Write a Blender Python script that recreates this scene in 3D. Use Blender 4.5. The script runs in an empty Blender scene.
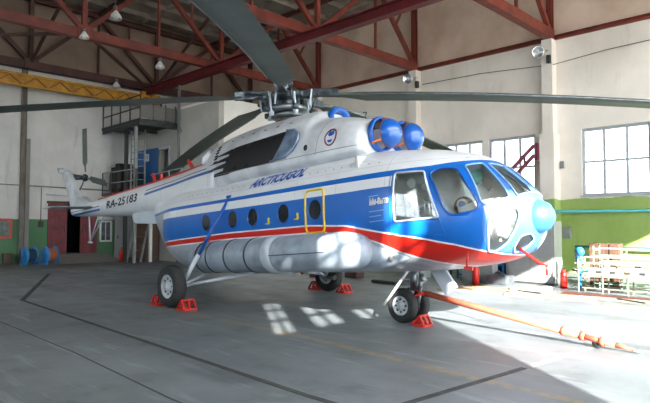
import bpy, bmesh, math, random
from mathutils import Vector, Matrix
from mathutils.bvhtree import BVHTree
random.seed(7)
PI = math.pi
SC = bpy.context.scene
COL = SC.collection

# ---------------------------------------------------------------- camera
CAM_H, YAW, PITCH, ROLL, FPX = 1.696, 0.79036, 0.04034, 0.00087, 562.1
fwd = Vector((math.cos(PITCH)*math.sin(YAW), math.cos(PITCH)*math.cos(YAW), math.sin(PITCH)))
rgt = Vector((math.cos(YAW), -math.sin(YAW), 0)); upv = rgt.cross(fwd)
rgt, upv = math.cos(ROLL)*rgt+math.sin(ROLL)*upv, -math.sin(ROLL)*rgt+math.cos(ROLL)*upv
cam_d = bpy.data.cameras.new('camera'); cam = bpy.data.objects.new('camera', cam_d); COL.objects.link(cam)
cam_d.sensor_width = 36; cam_d.lens = 36*FPX/650; cam_d.clip_end = 400
cam.matrix_world = Matrix(((rgt.x, upv.x, -fwd.x, 0), (rgt.y, upv.y, -fwd.y, 0), (rgt.z, upv.z, -fwd.z, CAM_H), (0, 0, 0, 1)))
SC.camera = cam

# ---------------------------------------------------------------- sky, sun, exposure
W = bpy.data.worlds.new('daylight'); SC.world = W; W.use_nodes = True
bg = W.node_tree.nodes['Background']
bg.inputs[0].default_value = (0.86, 0.93, 1.0, 1); bg.inputs[1].default_value = 3.1
sun_d = bpy.data.lights.new('sun', 'SUN'); sun = bpy.data.objects.new('sun', sun_d); COL.objects.link(sun)
sun_d.energy = 18.0; sun_d.angle = math.radians(0.55); sun_d.color = (1.0, 0.96, 0.90)
sun.location = (0, -20, 14)
SUN_DIR = Vector((0.72, 1.0, -0.53)).normalized()
sun.rotation_euler = SUN_DIR.to_track_quat('-Z', 'Y').to_euler()
# portal in the open hangar doorway: it only guides the sky light through the opening
pt_d = bpy.data.lights.new('doorway_portal', 'AREA'); pt = bpy.data.objects.new('doorway_portal', pt_d); COL.objects.link(pt)
pt_d.shape = 'RECTANGLE'; pt_d.size = 18.5; pt_d.size_y = 6.8; pt_d.cycles.is_portal = True
pt.location = (10.4, -5.2, 3.4); pt.rotation_euler = (PI/2, 0, 0)
pl_d = bpy.data.lights.new('side_window_portal', 'AREA'); pl = bpy.data.objects.new('side_window_portal', pl_d); COL.objects.link(pl)
pl_d.shape = 'RECTANGLE'; pl_d.size = 5.8; pl_d.size_y = 29.0; pl_d.cycles.is_portal = True
pl.location = (-4.9, 11.2, 5.0); pl.rotation_euler = (0, -PI/2, 0)
SC.view_settings.view_transform = 'Standard'; SC.view_settings.look = 'None'
SC.view_settings.exposure = 1.15; SC.view_settings.gamma = 1.0; SC.view_settings.use_curve_mapping = False
SC.cycles.max_bounces = 10; SC.cycles.diffuse_bounces = 6; SC.cycles.transparent_max_bounces = 12
SC.cycles.sample_clamp_indirect = 6.0; SC.cycles.caustics_reflective = False; SC.cycles.caustics_refractive = False
SC.cycles.use_denoising = True

# ---------------------------------------------------------------- materials
def srgb(h):
    h = h.lstrip('#'); c = [int(h[i:i+2], 16)/255 for i in (0, 2, 4)]
    return tuple(x/12.92 if x <= .04045 else ((x+.055)/1.055)**2.4 for x in c)+(1,)
_M = {}
def new_mat(name):
    m = bpy.data.materials.new(name); m.use_nodes = True
    return m, m.node_tree, m.node_tree.nodes['Principled BSDF']
def mat(name, color, rough=.5, metal=0.0, var=.12, scale=3.0, bump=0.0, coat=0.0, spec=.5, color2=None, detail=4):
    if name in _M: return _M[name]
    m, nt, b = new_mat(name)
    c = srgb(color) if isinstance(color, str) else color
    c2 = (srgb(color2) if isinstance(color2, str) else color2) if color2 else tuple(x*(1-var) for x in c[:3])+(1,)
    tc = nt.nodes.new('ShaderNodeTexCoord'); n = nt.nodes.new('ShaderNodeTexNoise')
    n.inputs['Scale'].default_value = scale; n.inputs['Detail'].default_value = detail
    nt.links.new(tc.outputs['Object'], n.inputs['Vector'])
    r = nt.nodes.new('ShaderNodeValToRGB'); r.color_ramp.elements[0].position = .35; r.color_ramp.elements[1].position = .65
    r.color_ramp.elements[0].color = c2; r.color_ramp.elements[1].color = c
    nt.links.new(n.outputs['Fac'], r.inputs['Fac']); nt.links.new(r.outputs['Color'], b.inputs['Base Color'])
    b.inputs['Roughness'].default_value = rough; b.inputs['Metallic'].default_value = metal
    b.inputs['Coat Weight'].default_value = coat; b.inputs['Specular IOR Level'].default_value = spec
    if bump:
        bp = nt.nodes.new('ShaderNodeBump'); bp.inputs['Strength'].default_value = bump; bp.inputs['Distance'].default_value = .02
        nt.links.new(n.outputs['Fac'], bp.inputs['Height']); nt.links.new(bp.outputs['Normal'], b.inputs['Normal'])
    _M[name] = m
    return m
class NT:
    # small node-expression helper
    def __init__(s, nt): s.nt = nt
    def math(s, op, a, b=None, c=None):
        n = s.nt.nodes.new('ShaderNodeMath'); n.operation = op
        for i, v in enumerate((a, b, c)):
            if v is None: continue
            if isinstance(v, (int, float)): n.inputs[i].default_value = v
            else: s.nt.links.new(v, n.inputs[i])
        return n.outputs[0]
    def mix(s, f, a, b):
        n = s.nt.nodes.new('ShaderNodeMix'); n.data_type = 'RGBA'
        for sock, v in ((n.inputs['Factor'], f), (n.inputs[6], a), (n.inputs[7], b)):
            if isinstance(v, (int, float)): sock.default_value = v
            elif isinstance(v, tuple): sock.default_value = v
            else: s.nt.links.new(v, sock)
        return n.outputs[2]
    def noise(s, vec, scale, detail=4, rough=.5):
        n = s.nt.nodes.new('ShaderNodeTexNoise'); n.inputs['Scale'].default_value = scale; n.inputs['Detail'].default_value = detail
        n.inputs['Roughness'].default_value = rough
        s.nt.links.new(vec, n.inputs['Vector']); return n.outputs['Fac']
    def coord(s, kind='Object'):
        n = s.nt.nodes.new('ShaderNodeTexCoord'); return n.outputs[kind]
    def xyz(s, v):
        n = s.nt.nodes.new('ShaderNodeSeparateXYZ'); s.nt.links.new(v, n.inputs[0]); return n.outputs
    def scale(s, v, sc):
        n = s.nt.nodes.new('ShaderNodeMapping'); n.inputs['Scale'].default_value = sc; s.nt.links.new(v, n.inputs[0]); return n.outputs[0]
    def smooth(s, v, a, b):
        n = s.nt.nodes.new('ShaderNodeMapRange'); n.interpolation_type = 'SMOOTHSTEP'
        s.nt.links.new(v, n.inputs[0]); n.inputs[1].default_value = a; n.inputs[2].default_value = b; return n.outputs[0]
    def curve(s, x, pts, lo, hi):
        # piecewise linear value(x)
        pts = sorted(pts); x0, x1 = pts[0][0], pts[-1][0]
        f = s.math('DIVIDE', s.math('SUBTRACT', x, x0), x1-x0)
        r = s.nt.nodes.new('ShaderNodeValToRGB'); cr = r.color_ramp
        while len(cr.elements) < len(pts): cr.elements.new(.5)
        for e, (px, pv) in zip(cr.elements, pts): e.position = (px-x0)/(x1-x0)
        for e, (px, pv) in zip(sorted(cr.elements, key=lambda e: e.position), pts):
            v = (pv-lo)/(hi-lo); e.color = (v, v, v, 1)
        s.nt.links.new(f, r.inputs[0])
        return s.math('ADD', s.math('MULTIPLY', r.outputs[0], hi-lo), lo)
def glass(name, tint, opac, rough=.03):
    # window glass: lets light through, reflects by angle
    m = bpy.data.materials.new(name); m.use_nodes = True; nt = m.node_tree; nt.nodes.clear()
    out = nt.nodes.new('ShaderNodeOutputMaterial'); tr = nt.nodes.new('ShaderNodeBsdfTransparent'); gl = nt.nodes.new('ShaderNodeBsdfGlossy')
    tr.inputs[0].default_value = tint; gl.inputs['Roughness'].default_value = rough
    fr = nt.nodes.new('ShaderNodeFresnel'); fr.inputs[0].default_value = 1.5
    a = nt.nodes.new('ShaderNodeMath'); a.operation = 'ADD'; a.use_clamp = True; a.inputs[1].default_value = opac
    nt.links.new(fr.outputs[0], a.inputs[0])
    mx = nt.nodes.new('ShaderNodeMixShader'); nt.links.new(a.outputs[0], mx.inputs[0]); nt.links.new(tr.outputs[0], mx.inputs[1]); nt.links.new(gl.outputs[0], mx.inputs[2])
    nt.links.new(mx.outputs[0], out.inputs[0]); return m

# ---------------------------------------------------------------- mesh helpers
class MB:
    def __init__(s): s.bm = bmesh.new()
    def box(s, a, b, mi=0):
        # axis-aligned box between corners a and b
        x0, x1 = sorted((a[0], b[0])); y0, y1 = sorted((a[1], b[1])); z0, z1 = sorted((a[2], b[2]))
        v = [s.bm.verts.new(p) for p in ((x0,y0,z0),(x1,y0,z0),(x1,y1,z0),(x0,y1,z0),(x0,y0,z1),(x1,y0,z1),(x1,y1,z1),(x0,y1,z1))]
        for f in ((0,3,2,1),(4,5,6,7),(0,1,5,4),(1,2,6,5),(2,3,7,6),(3,0,4,7)):
            s.bm.faces.new([v[i] for i in f]).material_index = mi
        return s
    def beam(s, p, q, w, h=None, up=(0,0,1)):
        # rectangular bar from p to q
        h = h or w; p, q = Vector(p), Vector(q); d = (q-p).normalized(); u = Vector(up)
        if abs(d.dot(u)) > .98: u = Vector((1,0,0))
        sd = d.cross(u).normalized()*w/2; u2 = sd.cross(d).normalized()*h/2
        v = [s.bm.verts.new(c+a*sd+b*u2) for c in (p,q) for a,b in ((-1,-1),(1,-1),(1,1),(-1,1))]
        for f in ((0,1,2,3),(7,6,5,4),(0,4,5,1),(1,5,6,2),(2,6,7,3),(3,7,4,0)): s.bm.faces.new([v[i] for i in f])
        return s
    def ibeam(s, p, q, w, h, t=.03, up=(0,0,1)):
        p, q = Vector(p), Vector(q); d = (q-p).normalized(); u = Vector(up)
        if abs(d.dot(u)) > .98: u = Vector((1,0,0))
        sd = d.cross(u).normalized(); u = sd.cross(d).normalized()
        s.beam(p+u*(h-t)/2, q+u*(h-t)/2, w, t, u); s.beam(p-u*(h-t)/2, q-u*(h-t)/2, w, t, u); s.beam(p, q, t, h-2*t, u)
        return s
    def tube(s, pts, r, seg=12, cap=True, closed=False):
        pts = [Vector(p) for p in pts]; n = len(pts); rings = []
        rr = r if isinstance(r, (list, tuple)) else [r]*n
        prev = None
        for i in range(n):
            if closed: d = (pts[(i+1) % n]-pts[i-1]).normalized()
            else: d = (pts[min(i+1, n-1)]-pts[max(i-1, 0)]).normalized()
            if prev is None:
                u = Vector((0,0,1)) if abs(d.z) < .9 else Vector((1,0,0))
            else: u = prev
            sd = d.cross(u); sd = sd.normalized() if sd.length > 1e-6 else Vector((1,0,0)); u = sd.cross(d).normalized(); prev = u
            rings.append([s.bm.verts.new(pts[i]+rr[i]*(math.cos(a)*sd+math.sin(a)*u)) for a in (2*PI*k/seg for k in range(seg))])
        for i in range(n if closed else n-1):
            a, b = rings[i], rings[(i+1) % n]
            for k in range(seg): 
                f = s.bm.faces.new((a[k], a[(k+1) % seg], b[(k+1) % seg], b[k])); f.smooth = True
        if cap and not closed:
            s.bm.faces.new(rings[0][::-1]); s.bm.faces.new(rings[-1])
        return s
    def lathe(s, prof, origin=(0,0,0), axis=(0,0,1), seg=32, smooth=True):
        # prof: (radius, height along axis)
        o = Vector(origin); ax = Vector(axis).normalized(); u = Vector((0,0,1)) if abs(ax.z) < .9 else Vector((1,0,0))
        e1 = ax.cross(u).normalized(); e2 = ax.cross(e1); rings = []
        for r, h in prof:
            if r < 1e-5: rings.append([s.bm.verts.new(o+ax*h)])
            else: rings.append([s.bm.verts.new(o+ax*h+r*(math.cos(2*PI*k/seg)*e1+math.sin(2*PI*k/seg)*e2)) for k in range(seg)])
        for a, b in zip(rings, rings[1:]):
            for k in range(seg):
                if len(a) == 1 and len(b) == 1: continue
                if len(a) == 1: f = s.bm.faces.new((a[0], b[k], b[(k+1) % seg]))
                elif len(b) == 1: f = s.bm.faces.new((a[k], a[(k+1) % seg], b[0]))
                else: f = s.bm.faces.new((a[k], a[(k+1) % seg], b[(k+1) % seg], b[k]))
                f.smooth = smooth
        return s
    def prism(s, poly, d):
        # closed prism: polygon points offset by vector d
        d = Vector(d); a = [s.bm.verts.new(p) for p in poly]; b = [s.bm.verts.new(Vector(p)+d) for p in poly]; n = len(poly)
        s.bm.faces.new(a[::-1]); s.bm.faces.new(b)
        for i in range(n): s.bm.faces.new((a[i], a[(i+1) % n], b[(i+1) % n], b[i]))
        return s
    def loft(s, rings, cap=True, smooth=True, mi=0):
        vs = [[s.bm.verts.new(p) for p in r] for r in rings]; n = len(vs[0])
        for a, b in zip(vs, vs[1:]):
            for k in range(n):
                f = s.bm.faces.new((a[k], a[(k+1) % n], b[(k+1) % n], b[k])); f.smooth = smooth; f.material_index = mi
        if cap:
            for r, sg in ((vs[0], -1), (vs[-1], 1)):
                f = s.bm.faces.new(r[::sg]); f.material_index = mi
        return s
    def bevel(s, w=.01, seg=2, ang=.6):
        bmesh.ops.recalc_face_normals(s.bm, faces=s.bm.faces)
        es = [e for e in s.bm.edges if len(e.link_faces) == 2 and e.calc_face_angle(0) > ang]
        bmesh.ops.bevel(s.bm, geom=es, offset=w, segments=seg, affect='EDGES', clamp_overlap=True); return s
    def mesh(s, name, mats):
        bmesh.ops.recalc_face_normals(s.bm, faces=s.bm.faces)
        me = bpy.data.meshes.new(name); s.bm.to_mesh(me); s.bm.free()
        for m in (mats if isinstance(mats, (list, tuple)) else [mats]): me.materials.append(m)
        return me
    def build(s, name, mats, parent=None, loc=None):
        o = bpy.data.objects.new(name, s.mesh(name, mats)); COL.objects.link(o)
        if parent: o.parent = parent
        if loc: o.location = loc
        return o
def tag(o, label=None, cat=None, group=None, kind=None):
    if label: o['label'] = label
    if cat: o['category'] = cat
    if group: o['group'] = group
    if kind: o['kind'] = kind
    return o
def empty(name, loc, rot=(0,0,0), label=None, cat=None, group=None):
    o = bpy.data.objects.new(name, None); COL.objects.link(o); o.location = loc; o.rotation_euler = rot; o.empty_display_size = .2
    return tag(o, label, cat, group)
def struct(o, label=None):
    o['kind'] = 'structure'
    if label: o['label'] = label
    return o
def copy_tree(o, parent=None):
    c = o.copy(); COL.objects.link(c); c.parent = parent
    for ch in list(o.children): copy_tree(ch, c)
    return c

# ---------------------------------------------------------------- the hangar shell
X1, Y2, ZC, ZR = 20.22, 26.38, 8.42, 11.6       # right wall, back wall, truss chord, roof underside
XL, YF = -5.0, -5.0                             # left wall, front wall with the open gate

def floor_mat():
    m, nt, b = new_mat('worn_concrete_floor'); N = NT(nt); co = N.coord(); x, y, z = N.xyz(co)
    big = N.noise(N.scale(co, (.35, .12, 1)), 1.0, 6, .6); mid = N.noise(co, 1.3, 8, .65); fine = N.noise(co, 22, 6, .6)
    c = N.mix(N.smooth(big, .38, .62), srgb('#5e6568'), srgb('#747b7f'))
    c = N.mix(N.math('MULTIPLY', N.smooth(mid, .52, .72), .55), c, srgb('#4a4e4e'))
    c = N.mix(N.math('MULTIPLY', N.smooth(mid, .30, .46), -1.0), c, c) if False else c
    streak = N.noise(N.scale(co, (3.0, .35, 1)), 1.6, 5, .6)
    c = N.mix(N.math('MULTIPLY', N.smooth(streak, .56, .68), .45), c, srgb('#9aa1a6'))
    c = N.mix(N.math('MULTIPLY', fine, .22), c, srgb('#383a3c'))
    # darker brown strip beside the back wall
    c = N.mix(N.math('MULTIPLY', N.smooth(y, 21.5, 23.5), .6), c, srgb('#4f453d'))
    # faded yellow guide line along the bay
    d = N.math('ABSOLUTE', N.math('SUBTRACT', x, N.curve(y, [(-5, 5.45), (3, 5.6), (6.1, 5.85), (10.2, 5.88), (22, 5.9)], 5, 7)))
    line = N.math('MULTIPLY', N.math('LESS_THAN', d, .075), N.math('MULTIPLY', N.smooth(N.noise(co, 5, 6, .7), .40, .58), .75))
    c = N.mix(line, c, srgb('#8f7a52'))
    # oil stains with their own outline
    st = N.math('MULTIPLY', N.smooth(N.noise(N.scale(co, (1.1, .5, 1)), .55, 3, .5), .60, .70), .6)
    c = N.mix(st, c, srgb('#36393b'))
    nt.links.new(c, b.inputs['Base Color'])
    r = N.math('ADD', N.math('MULTIPLY', mid, .35), .28); nt.links.new(r, b.inputs['Roughness'])
    bp = nt.nodes.new('ShaderNodeBump'); bp.inputs['Strength'].default_value = .15; bp.inputs['Distance'].default_value = .01
    nt.links.new(fine, bp.inputs['Height']); nt.links.new(bp.outputs[0], b.inputs['Normal'])
    return m
def wall_mat(name, white, white2, green, green2, zsplit, edge=.05, brick=True, streaks=.35):
    m, nt, b = new_mat(name); N = NT(nt); co = N.coord(); x, y, z = N.xyz(co)
    n1 = N.noise(co, .7, 6, .6); n2 = N.noise(N.scale(co, (1, 1, .18)), 2.2, 6, .65); n3 = N.noise(co, 14, 5, .6)
    c = N.mix(N.smooth(n1, .35, .65), srgb(white), srgb(white2))
    c = N.mix(N.math('MULTIPLY', N.smooth(n2, .55, .75), streaks), c, srgb('#8a8178'))
    g = N.mix(N.smooth(n1, .35, .65), srgb(green), srgb(green2))
    g = N.mix(N.math('MULTIPLY', N.smooth(n2, .52, .72), streaks), g, srgb('#5b6040'))
    if zsplit:
        zz = N.math('ADD', z, N.math('MULTIPLY', N.math('SUBTRACT', N.noise(co, 1.6, 4), .5), edge))
        c = N.mix(N.math('LESS_THAN', zz, zsplit), c, g)
    nt.links.new(c, b.inputs['Base Color']); b.inputs['Roughness'].default_value = .75
    h = N.math('MULTIPLY', n3, .4)
    if brick:
        bt = nt.nodes.new('ShaderNodeTexBrick'); bt.inputs['Scale'].default_value = 1.0
        bt.inputs['Mortar Size'].default_value = .012; bt.inputs['Brick Width'].default_value = .26; bt.inputs['Row Height'].default_value = .085
        cv = nt.nodes.new('ShaderNodeCombineXYZ'); nt.links.new(N.math('ADD', x, y), cv.inputs[0]); nt.links.new(z, cv.inputs[1])
        nt.links.new(cv.outputs[0], bt.inputs['Vector']); h = N.math('ADD', h, N.math('MULTIPLY', bt.outputs['Fac'], -.8))
    bp = nt.nodes.new('ShaderNodeBump'); bp.inputs['Strength'].default_value = .3; bp.inputs['Distance'].default_value = .012
    nt.links.new(h, bp.inputs['Height']); nt.links.new(bp.outputs[0], b.inputs['Normal'])
    return m
M_floor = floor_mat()
M_wall_r = wall_mat('plaster_over_green_dado_right', '#ebe3d9', '#e0d8cd', '#86a04e', '#98ae62', 2.6, .22, False, .18)
M_wall_b = wall_mat('whitewashed_brick_over_green_dado', '#dedcd8', '#d0ceca', '#4c7a55', '#58855f', 1.9, .03, True, .3)
M_box = wall_mat('grey_render_room', '#b9b6ae', '#aaa79f', '#aaa79f', '#aaa79f', None, .1, False, .3)
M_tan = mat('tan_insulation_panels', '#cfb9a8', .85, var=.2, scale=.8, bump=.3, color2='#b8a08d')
M_roof = mat('pale_roof_slabs', '#a59b90', .85, scale=1.2, color2='#857b70')
M_steel = mat('red_brown_painted_steel', '#7d3527', .5, scale=2.5, color2='#62281f', bump=.1)
M_dkred = mat('dark_red_painted_steel', '#6b1d24', .45, scale=2, color2='#541519')
M_brown = mat('dark_brown_steel', '#54302a', .6, scale=2, color2='#3f231e')
M_seam = mat('dark_joint_filler', '#2f302f', .8, scale=6, color2='#454644')
M_dark = mat('near_black', '#17181a', .6, scale=4)
M_white = mat('white_paint', '#dcdcda', .45, scale=3, var=.08)
M_grey = mat('grey_painted_steel', '#8b8e8e', .45, scale=4, color2='#777a7a')
M_dgrey = mat('dark_grey_steel', '#3b3d3d', .55, scale=4, color2='#2c2e2e')
M_winfr = mat('pale_window_frame', '#adb2b5', .5, scale=3)
M_chrome = mat('bright_metal', '#c9ccd0', .22, 1.0, scale=4)
M_rubber = mat('black_rubber', '#1f2021', .75, scale=12, color2='#2c2d2e')
M_red = mat('red_paint', '#c8261c', .4, scale=5, color2='#a81e17')
M_orange = mat('orange_paint', '#cf6a50', .45, scale=5, color2='#b85a42')
M_teal = mat('teal_pipe_paint', '#2f9aa0', .4, scale=5)
M_blue = mat('blue_equipment_paint', '#2c78b4', .4, scale=5)
M_yel = mat('crane_yellow', '#d29a22', .5, scale=2.5, color2='#a8741c')
M_wood = mat('pale_planks', '#ab9a7c', .7, scale=6, color2='#7a6a50')
M_paper = mat('paper', '#e9e9e6', .8, scale=8, var=.05)
M_apron = mat('outdoor_concrete', '#a5a49f', .9, scale=.5)

tag(MB().box((XL-.3, YF-.4, -.3), (X1+.4, Y2+3.0, 0)).build('floor', M_floor), kind='structure')
tag(MB().box((-60, -60, -.42), (90, 90, -.31)).build('ground', M_apron), kind='structure')

def wall_holes(axis, pos, thick, u0, u1, z0, z1, holes):
    # wall in plane axis=pos, spanning u (the other horizontal axis) and z, with rectangular holes (u0,u1,z0,z1)
    us = sorted({u0, u1}|{h[0] for h in holes}|{h[1] for h in holes}); zs = sorted({z0, z1}|{h[2] for h in holes}|{h[3] for h in holes})
    mb = MB()
    for a, b in zip(us, us[1:]):
        run = None
        for c, d in zip(zs, zs[1:]):
            mu, mz = (a+b)/2, (c+d)/2
            solid = not any(h[0] < mu < h[1] and h[2] < mz < h[3] for h in holes)
            if solid:
                if axis == 'x': mb.box((pos, a, c), (pos+thick, b, d))
                else: mb.box((a, pos, c), (b, pos+thick, d))
    return mb
WZ0, WZ1 = 2.70, 5.04
wins = [(5.24, 7.40), (2.75, 4.9), (9.06, 10.95), (11.2, 13.1), (14.9, 16.6), (17.1, 18.8), (21.2, 23.0), (-1.0, 1.2)]
tag(wall_holes('x', X1, .45, YF, Y2+2.5, 0, ZC, [(a, b, WZ0, WZ1) for a, b in wins]).build('wall_right', M_wall_r), kind='structure')
M_pane = glass('clear_window_glass', (.96, .98, .98, 1), .02)
for i, (a, b) in enumerate(wins):
    mb = MB(); n = 3; xw = X1+.12
    for k in range(n+1):
        yy = a+(b-a)*k/n; w = .09 if k in (0, n) else .075
        yy += .035 if k == 0 else (-.035 if k == n else 0)
        mb.box((xw-.04, yy-w/2, WZ0), (xw+.04, yy+w/2, WZ1))
    for zz, w in ((WZ0+.03, .08), (3.87, .07), (WZ1-.05, .10)): mb.box((xw-.045, a, zz-w/2), (xw+.045, b, zz+w/2))
    mb.box((X1-.07, a-.05, WZ0-.06), (X1+.15, b+.05, WZ0))
    fr = struct(mb.build('window_%d' % (i+1), M_winfr))
    MB().box((xw-.004, a+.04, WZ0+.05), (xw+.004, b-.04, WZ1-.06)).build('pane', M_pane, fr)
# upper insulated panels above the chord line
mb = MB()
for k in range(7):
    y0 = YF+.0 if k == 0 else 2.37+6*(k-1)-6+.0
mb = MB(); ys = [YF, -3.63, 2.37, 8.37, 14.36, 20.36, Y2]
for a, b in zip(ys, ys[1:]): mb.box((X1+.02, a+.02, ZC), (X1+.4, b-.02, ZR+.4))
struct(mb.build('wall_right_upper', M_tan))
# back wall with the red doorway and a recess beyond x=12
DX0, DX1, DZ0, DZ1 = 9.12, 11.28, .34, 2.66
tag(wall_holes('y', Y2, .4, XL, 12.0, 0, ZC, [(DX0, DX1, DZ0, DZ1)]).build('wall_back', M_wall_b), kind='structure')
struct(MB().box((12.0, Y2+.22, 0), (X1, Y2+.6, ZC)).build('wall_back_recess', M_wall_b))
struct(MB().box((XL, Y2+.02, ZC), (X1, Y2+.4, ZR+.4)).build('wall_back_upper', mat('truss_shaded_panels', '#9c8776', .85, scale=.8, bump=.3, color2='#806d5f')))  # tan panels darkened: shade among the trusses put into the colour
lw = [(a, a+4.6, 2.2, t) for a, t in ((-3.3, 5.0), (2.9, 5.0), (9.0, 6.5), (15.0, 7.8), (21.0, 7.8))]  # added windows, unseen, put in to light the helicopter side and back wall
struct(wall_holes('x', XL-.3, .3, YF-.4, Y2+.4, 0, ZR+.3, lw).build('wall_left', M_box))
for i, (a, b, _, wt) in enumerate(lw):
    mb = MB()
    for k in range(7):
        yy = a+(b-a)*k/6; mb.box((XL-.2, yy-.03, 2.2), (XL-.12, yy+.03, wt))
    for zz in (2.23, 3.6, wt-.03): mb.box((XL-.2, a, zz-.03), (XL-.12, b, zz+.03))
    fr = struct(mb.build('window_%d' % (i+10), M_winfr)); MB().box((XL-.165, a, 2.2), (XL-.157, b, wt)).build('pane', M_pane, fr)
# roof: slabs with ribs
mb = MB().box((XL-.3, YF-.4, ZR+.28), (X1+.4, Y2+.5, ZR+.6))
k = YF
while k < Y2+.4:
    mb.box((XL, k, ZR+.05), (X1, k+.12, ZR+.28)); k += 1.5
for xx in (-4.8, -1.8, 1.2, 4.2, 7.2, 10.2, 13.2, 16.2, 19.2): mb.box((xx, YF, ZR+.12), (xx+.1, Y2, ZR+.28))
struct(mb.build('ceiling', M_roof))
# front wall: gate opening from x=1.1 to 19.7, gate leaf with a strip of small windows to its left
GX0, GX1, GZ, GZ2 = 0.72, 19.7, 7.0, 7.95
BU0, BU1 = 8.2, 11.3
struct(wall_holes('y', YF-.35, .35, XL, X1+.4, 0, ZR+.3, [(-4.4, GX0, 0, GZ2), (GX0, GX1, 0, GZ), (-4.4, GX1, BU0, BU1)]).build('wall_front', M_box))
slots = [(-2.8, -2.38), (-1.9, -1.22), (-.75, -.15)]
SZ0, SZ1 = 6.2, 7.65
leaf = wall_holes('y', YF-.12, .1, -4.6, GX0, 0, GZ2+.1, [(a, b, SZ0, SZ1) for a, b in slots])
for a, b in slots:
    leaf.box((a, YF-.12, 6.68), (b, YF-.02, 6.76)); leaf.box((a, YF-.12, 7.2), (b, YF-.02, 7.26))
    leaf.box(((a+b)/2-.025, YF-.12, SZ0), ((a+b)/2+.025, YF-.02, SZ1))
struct(leaf.build('door_1', M_dgrey))
# added translucent band above the gate, put in to brighten the back wall
m, nt, b_ = new_mat('frosted_fill_panel'); nt.nodes.remove(b_)
tl = nt.nodes.new('ShaderNodeBsdfTranslucent'); tl.inputs[0].default_value = (.93, .94, .95, 1); nt.links.new(tl.outputs[0], nt.nodes['Material Output'].inputs[0]); M_frost = m
mb = MB()
for k in range(13): xx = -4.4+(GX1+4.4)*k/12; mb.box((xx-.05, YF-.25, BU0), (xx+.05, YF-.15, BU1))
fr = struct(mb.build('window_20', M_winfr)); MB().box((-4.4, YF-.21, BU0), (GX1, YF-.2, BU1)).build('pane', M_frost, fr)
# columns
def column(y, n):
    mb = MB(); mb.box((X1-.5, y-.26, 0), (X1+.05, y+.26, 4.95)); mb.box((X1-.38, y-.19, 4.95), (X1+.05, y+.19, ZC-.05)); 
    return struct(mb.build('trim_%d' % n, M_wall_r))
for n, y in enumerate((2.37, 8.42, 14.32, 20.36)): column(y, n+1)
# chord ledges on the walls
struct(MB().ibeam((X1-.02, YF, ZC+.04), (X1-.02, Y2, ZC+.04), .18, .16).build('trim_5', M_steel))
struct(MB().ibeam((XL, Y2-.1, ZC+.22), (X1, Y2-.1, ZC+.22), .2, .3).build('trim_6', M_brown))
# floor joints and drain channel
mb = MB(); path = [(4.05, -4), (3.88, 4.1), (3.97, 6.87), (4.2, 13.66), (7.05, 20.2)]
mb2 = MB()
def strip(mb, pts, w, z=.006):
    for (a, b) in zip(pts, pts[1:]):
        a = Vector((*a, z/2)); b = Vector((*b, z/2)); mb.beam(a, b, w, z)
strip(mb, path[:4], .07); strip(mb, [(4.2, 13.62), (7.05, 20.2)], .11)
struct(mb.build('trim_7', M_seam), 'dark sealed joint in the floor')
mb = MB(); strip(mb, [(2.7, 3.4), (6.42, 3.05)], .075); struct(mb.build('trim_8', M_seam), 'gate rail groove across the floor'); mb = MB(); strip(mb, [(6.5, 3.04), (8.9, 2.83)], .07, .004); struct(mb.build('trim_14', mat('sunlit_groove', '#85837e', .8, scale=5)), 'sunlit part of the rail groove, painted paler')  # groove colour changes at the shade edge: sunlit stretch painted paler
mb = MB(); strip(mb, [(2.9, -2), (2.88, 5.0), (3.0, 7.65), (3.02, 10.9), (3.0, 16)], .022, .003); struct(mb.build('trim_9', mat('crack_grey', '#44484a', .8)), 'thin crack line in the floor')
mb = MB(); strip(mb, [(7.9, 2.9), (11.5, 6.6)], .02, .003)
mb.bm.free()
# threshold ramp to the red doorway
MBr = MB(); MBr.prism([(8.6, Y2-1.6, 0), (8.6, Y2, 0), (8.6, Y2, .33)], (3.2, 0, 0)); struct(MBr.build('floor_ramp', mat('ramp_concrete', '#8d8b87', .9)))
# passage behind the red doors, its unlit inside painted near-black
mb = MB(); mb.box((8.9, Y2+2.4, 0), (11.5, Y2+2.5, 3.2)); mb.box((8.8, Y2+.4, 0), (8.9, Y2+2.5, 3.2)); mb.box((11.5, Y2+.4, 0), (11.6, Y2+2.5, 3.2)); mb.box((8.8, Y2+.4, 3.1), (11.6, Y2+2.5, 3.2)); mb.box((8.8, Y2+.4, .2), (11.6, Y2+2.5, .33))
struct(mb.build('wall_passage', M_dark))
M_mar = mat('maroon_door_paint', '#7a2730', .55, scale=3, color2='#5e1d25', bump=.1)
def door_leaf(name, x0, x1):
    mb = MB().box((x0, Y2-.06, DZ0), (x1, Y2+.0, DZ1))
    k = x0+.12
    while k < x1-.06: mb.box((k, Y2-.075, DZ0+.05), (k+.02, Y2-.055, DZ1-.05)); k += .16
    o = struct(mb.build(name, M_mar)); return o
d = door_leaf('door_2', 9.1, 9.92); MB().tube([(9.8, Y2-.1, 1.35), (9.8, Y2-.1, 1.6)], .02).build('door_handle', M_dgrey, d)
d = door_leaf('door_3', 10.52, 11.3); MB().tube([(10.62, Y2-.1, 1.35), (10.62, Y2-.1, 1.6)], .02).build('door_handle', M_dgrey, d)
struct(MB().box((9.05, Y2-.1, 2.62), (11.35, Y2, 2.72)).build('trim_10', M_brown))
# steel post and pilaster on the back wall
struct(MB().ibeam((8.0, Y2-.14, 0), (8.0, Y2-.14, ZC), .16, .2, .02, (1,0,0)).build('trim_11', mat('rusty_grey_post', '#7d7973', .6, scale=1.2, color2='#6b584c')))
struct(MB().box((8.1, Y2-.1, 0), (8.3, Y2, 5.4)).build('trim_12', mat('grey_pilaster', '#8f8e8a', .6)))
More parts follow.
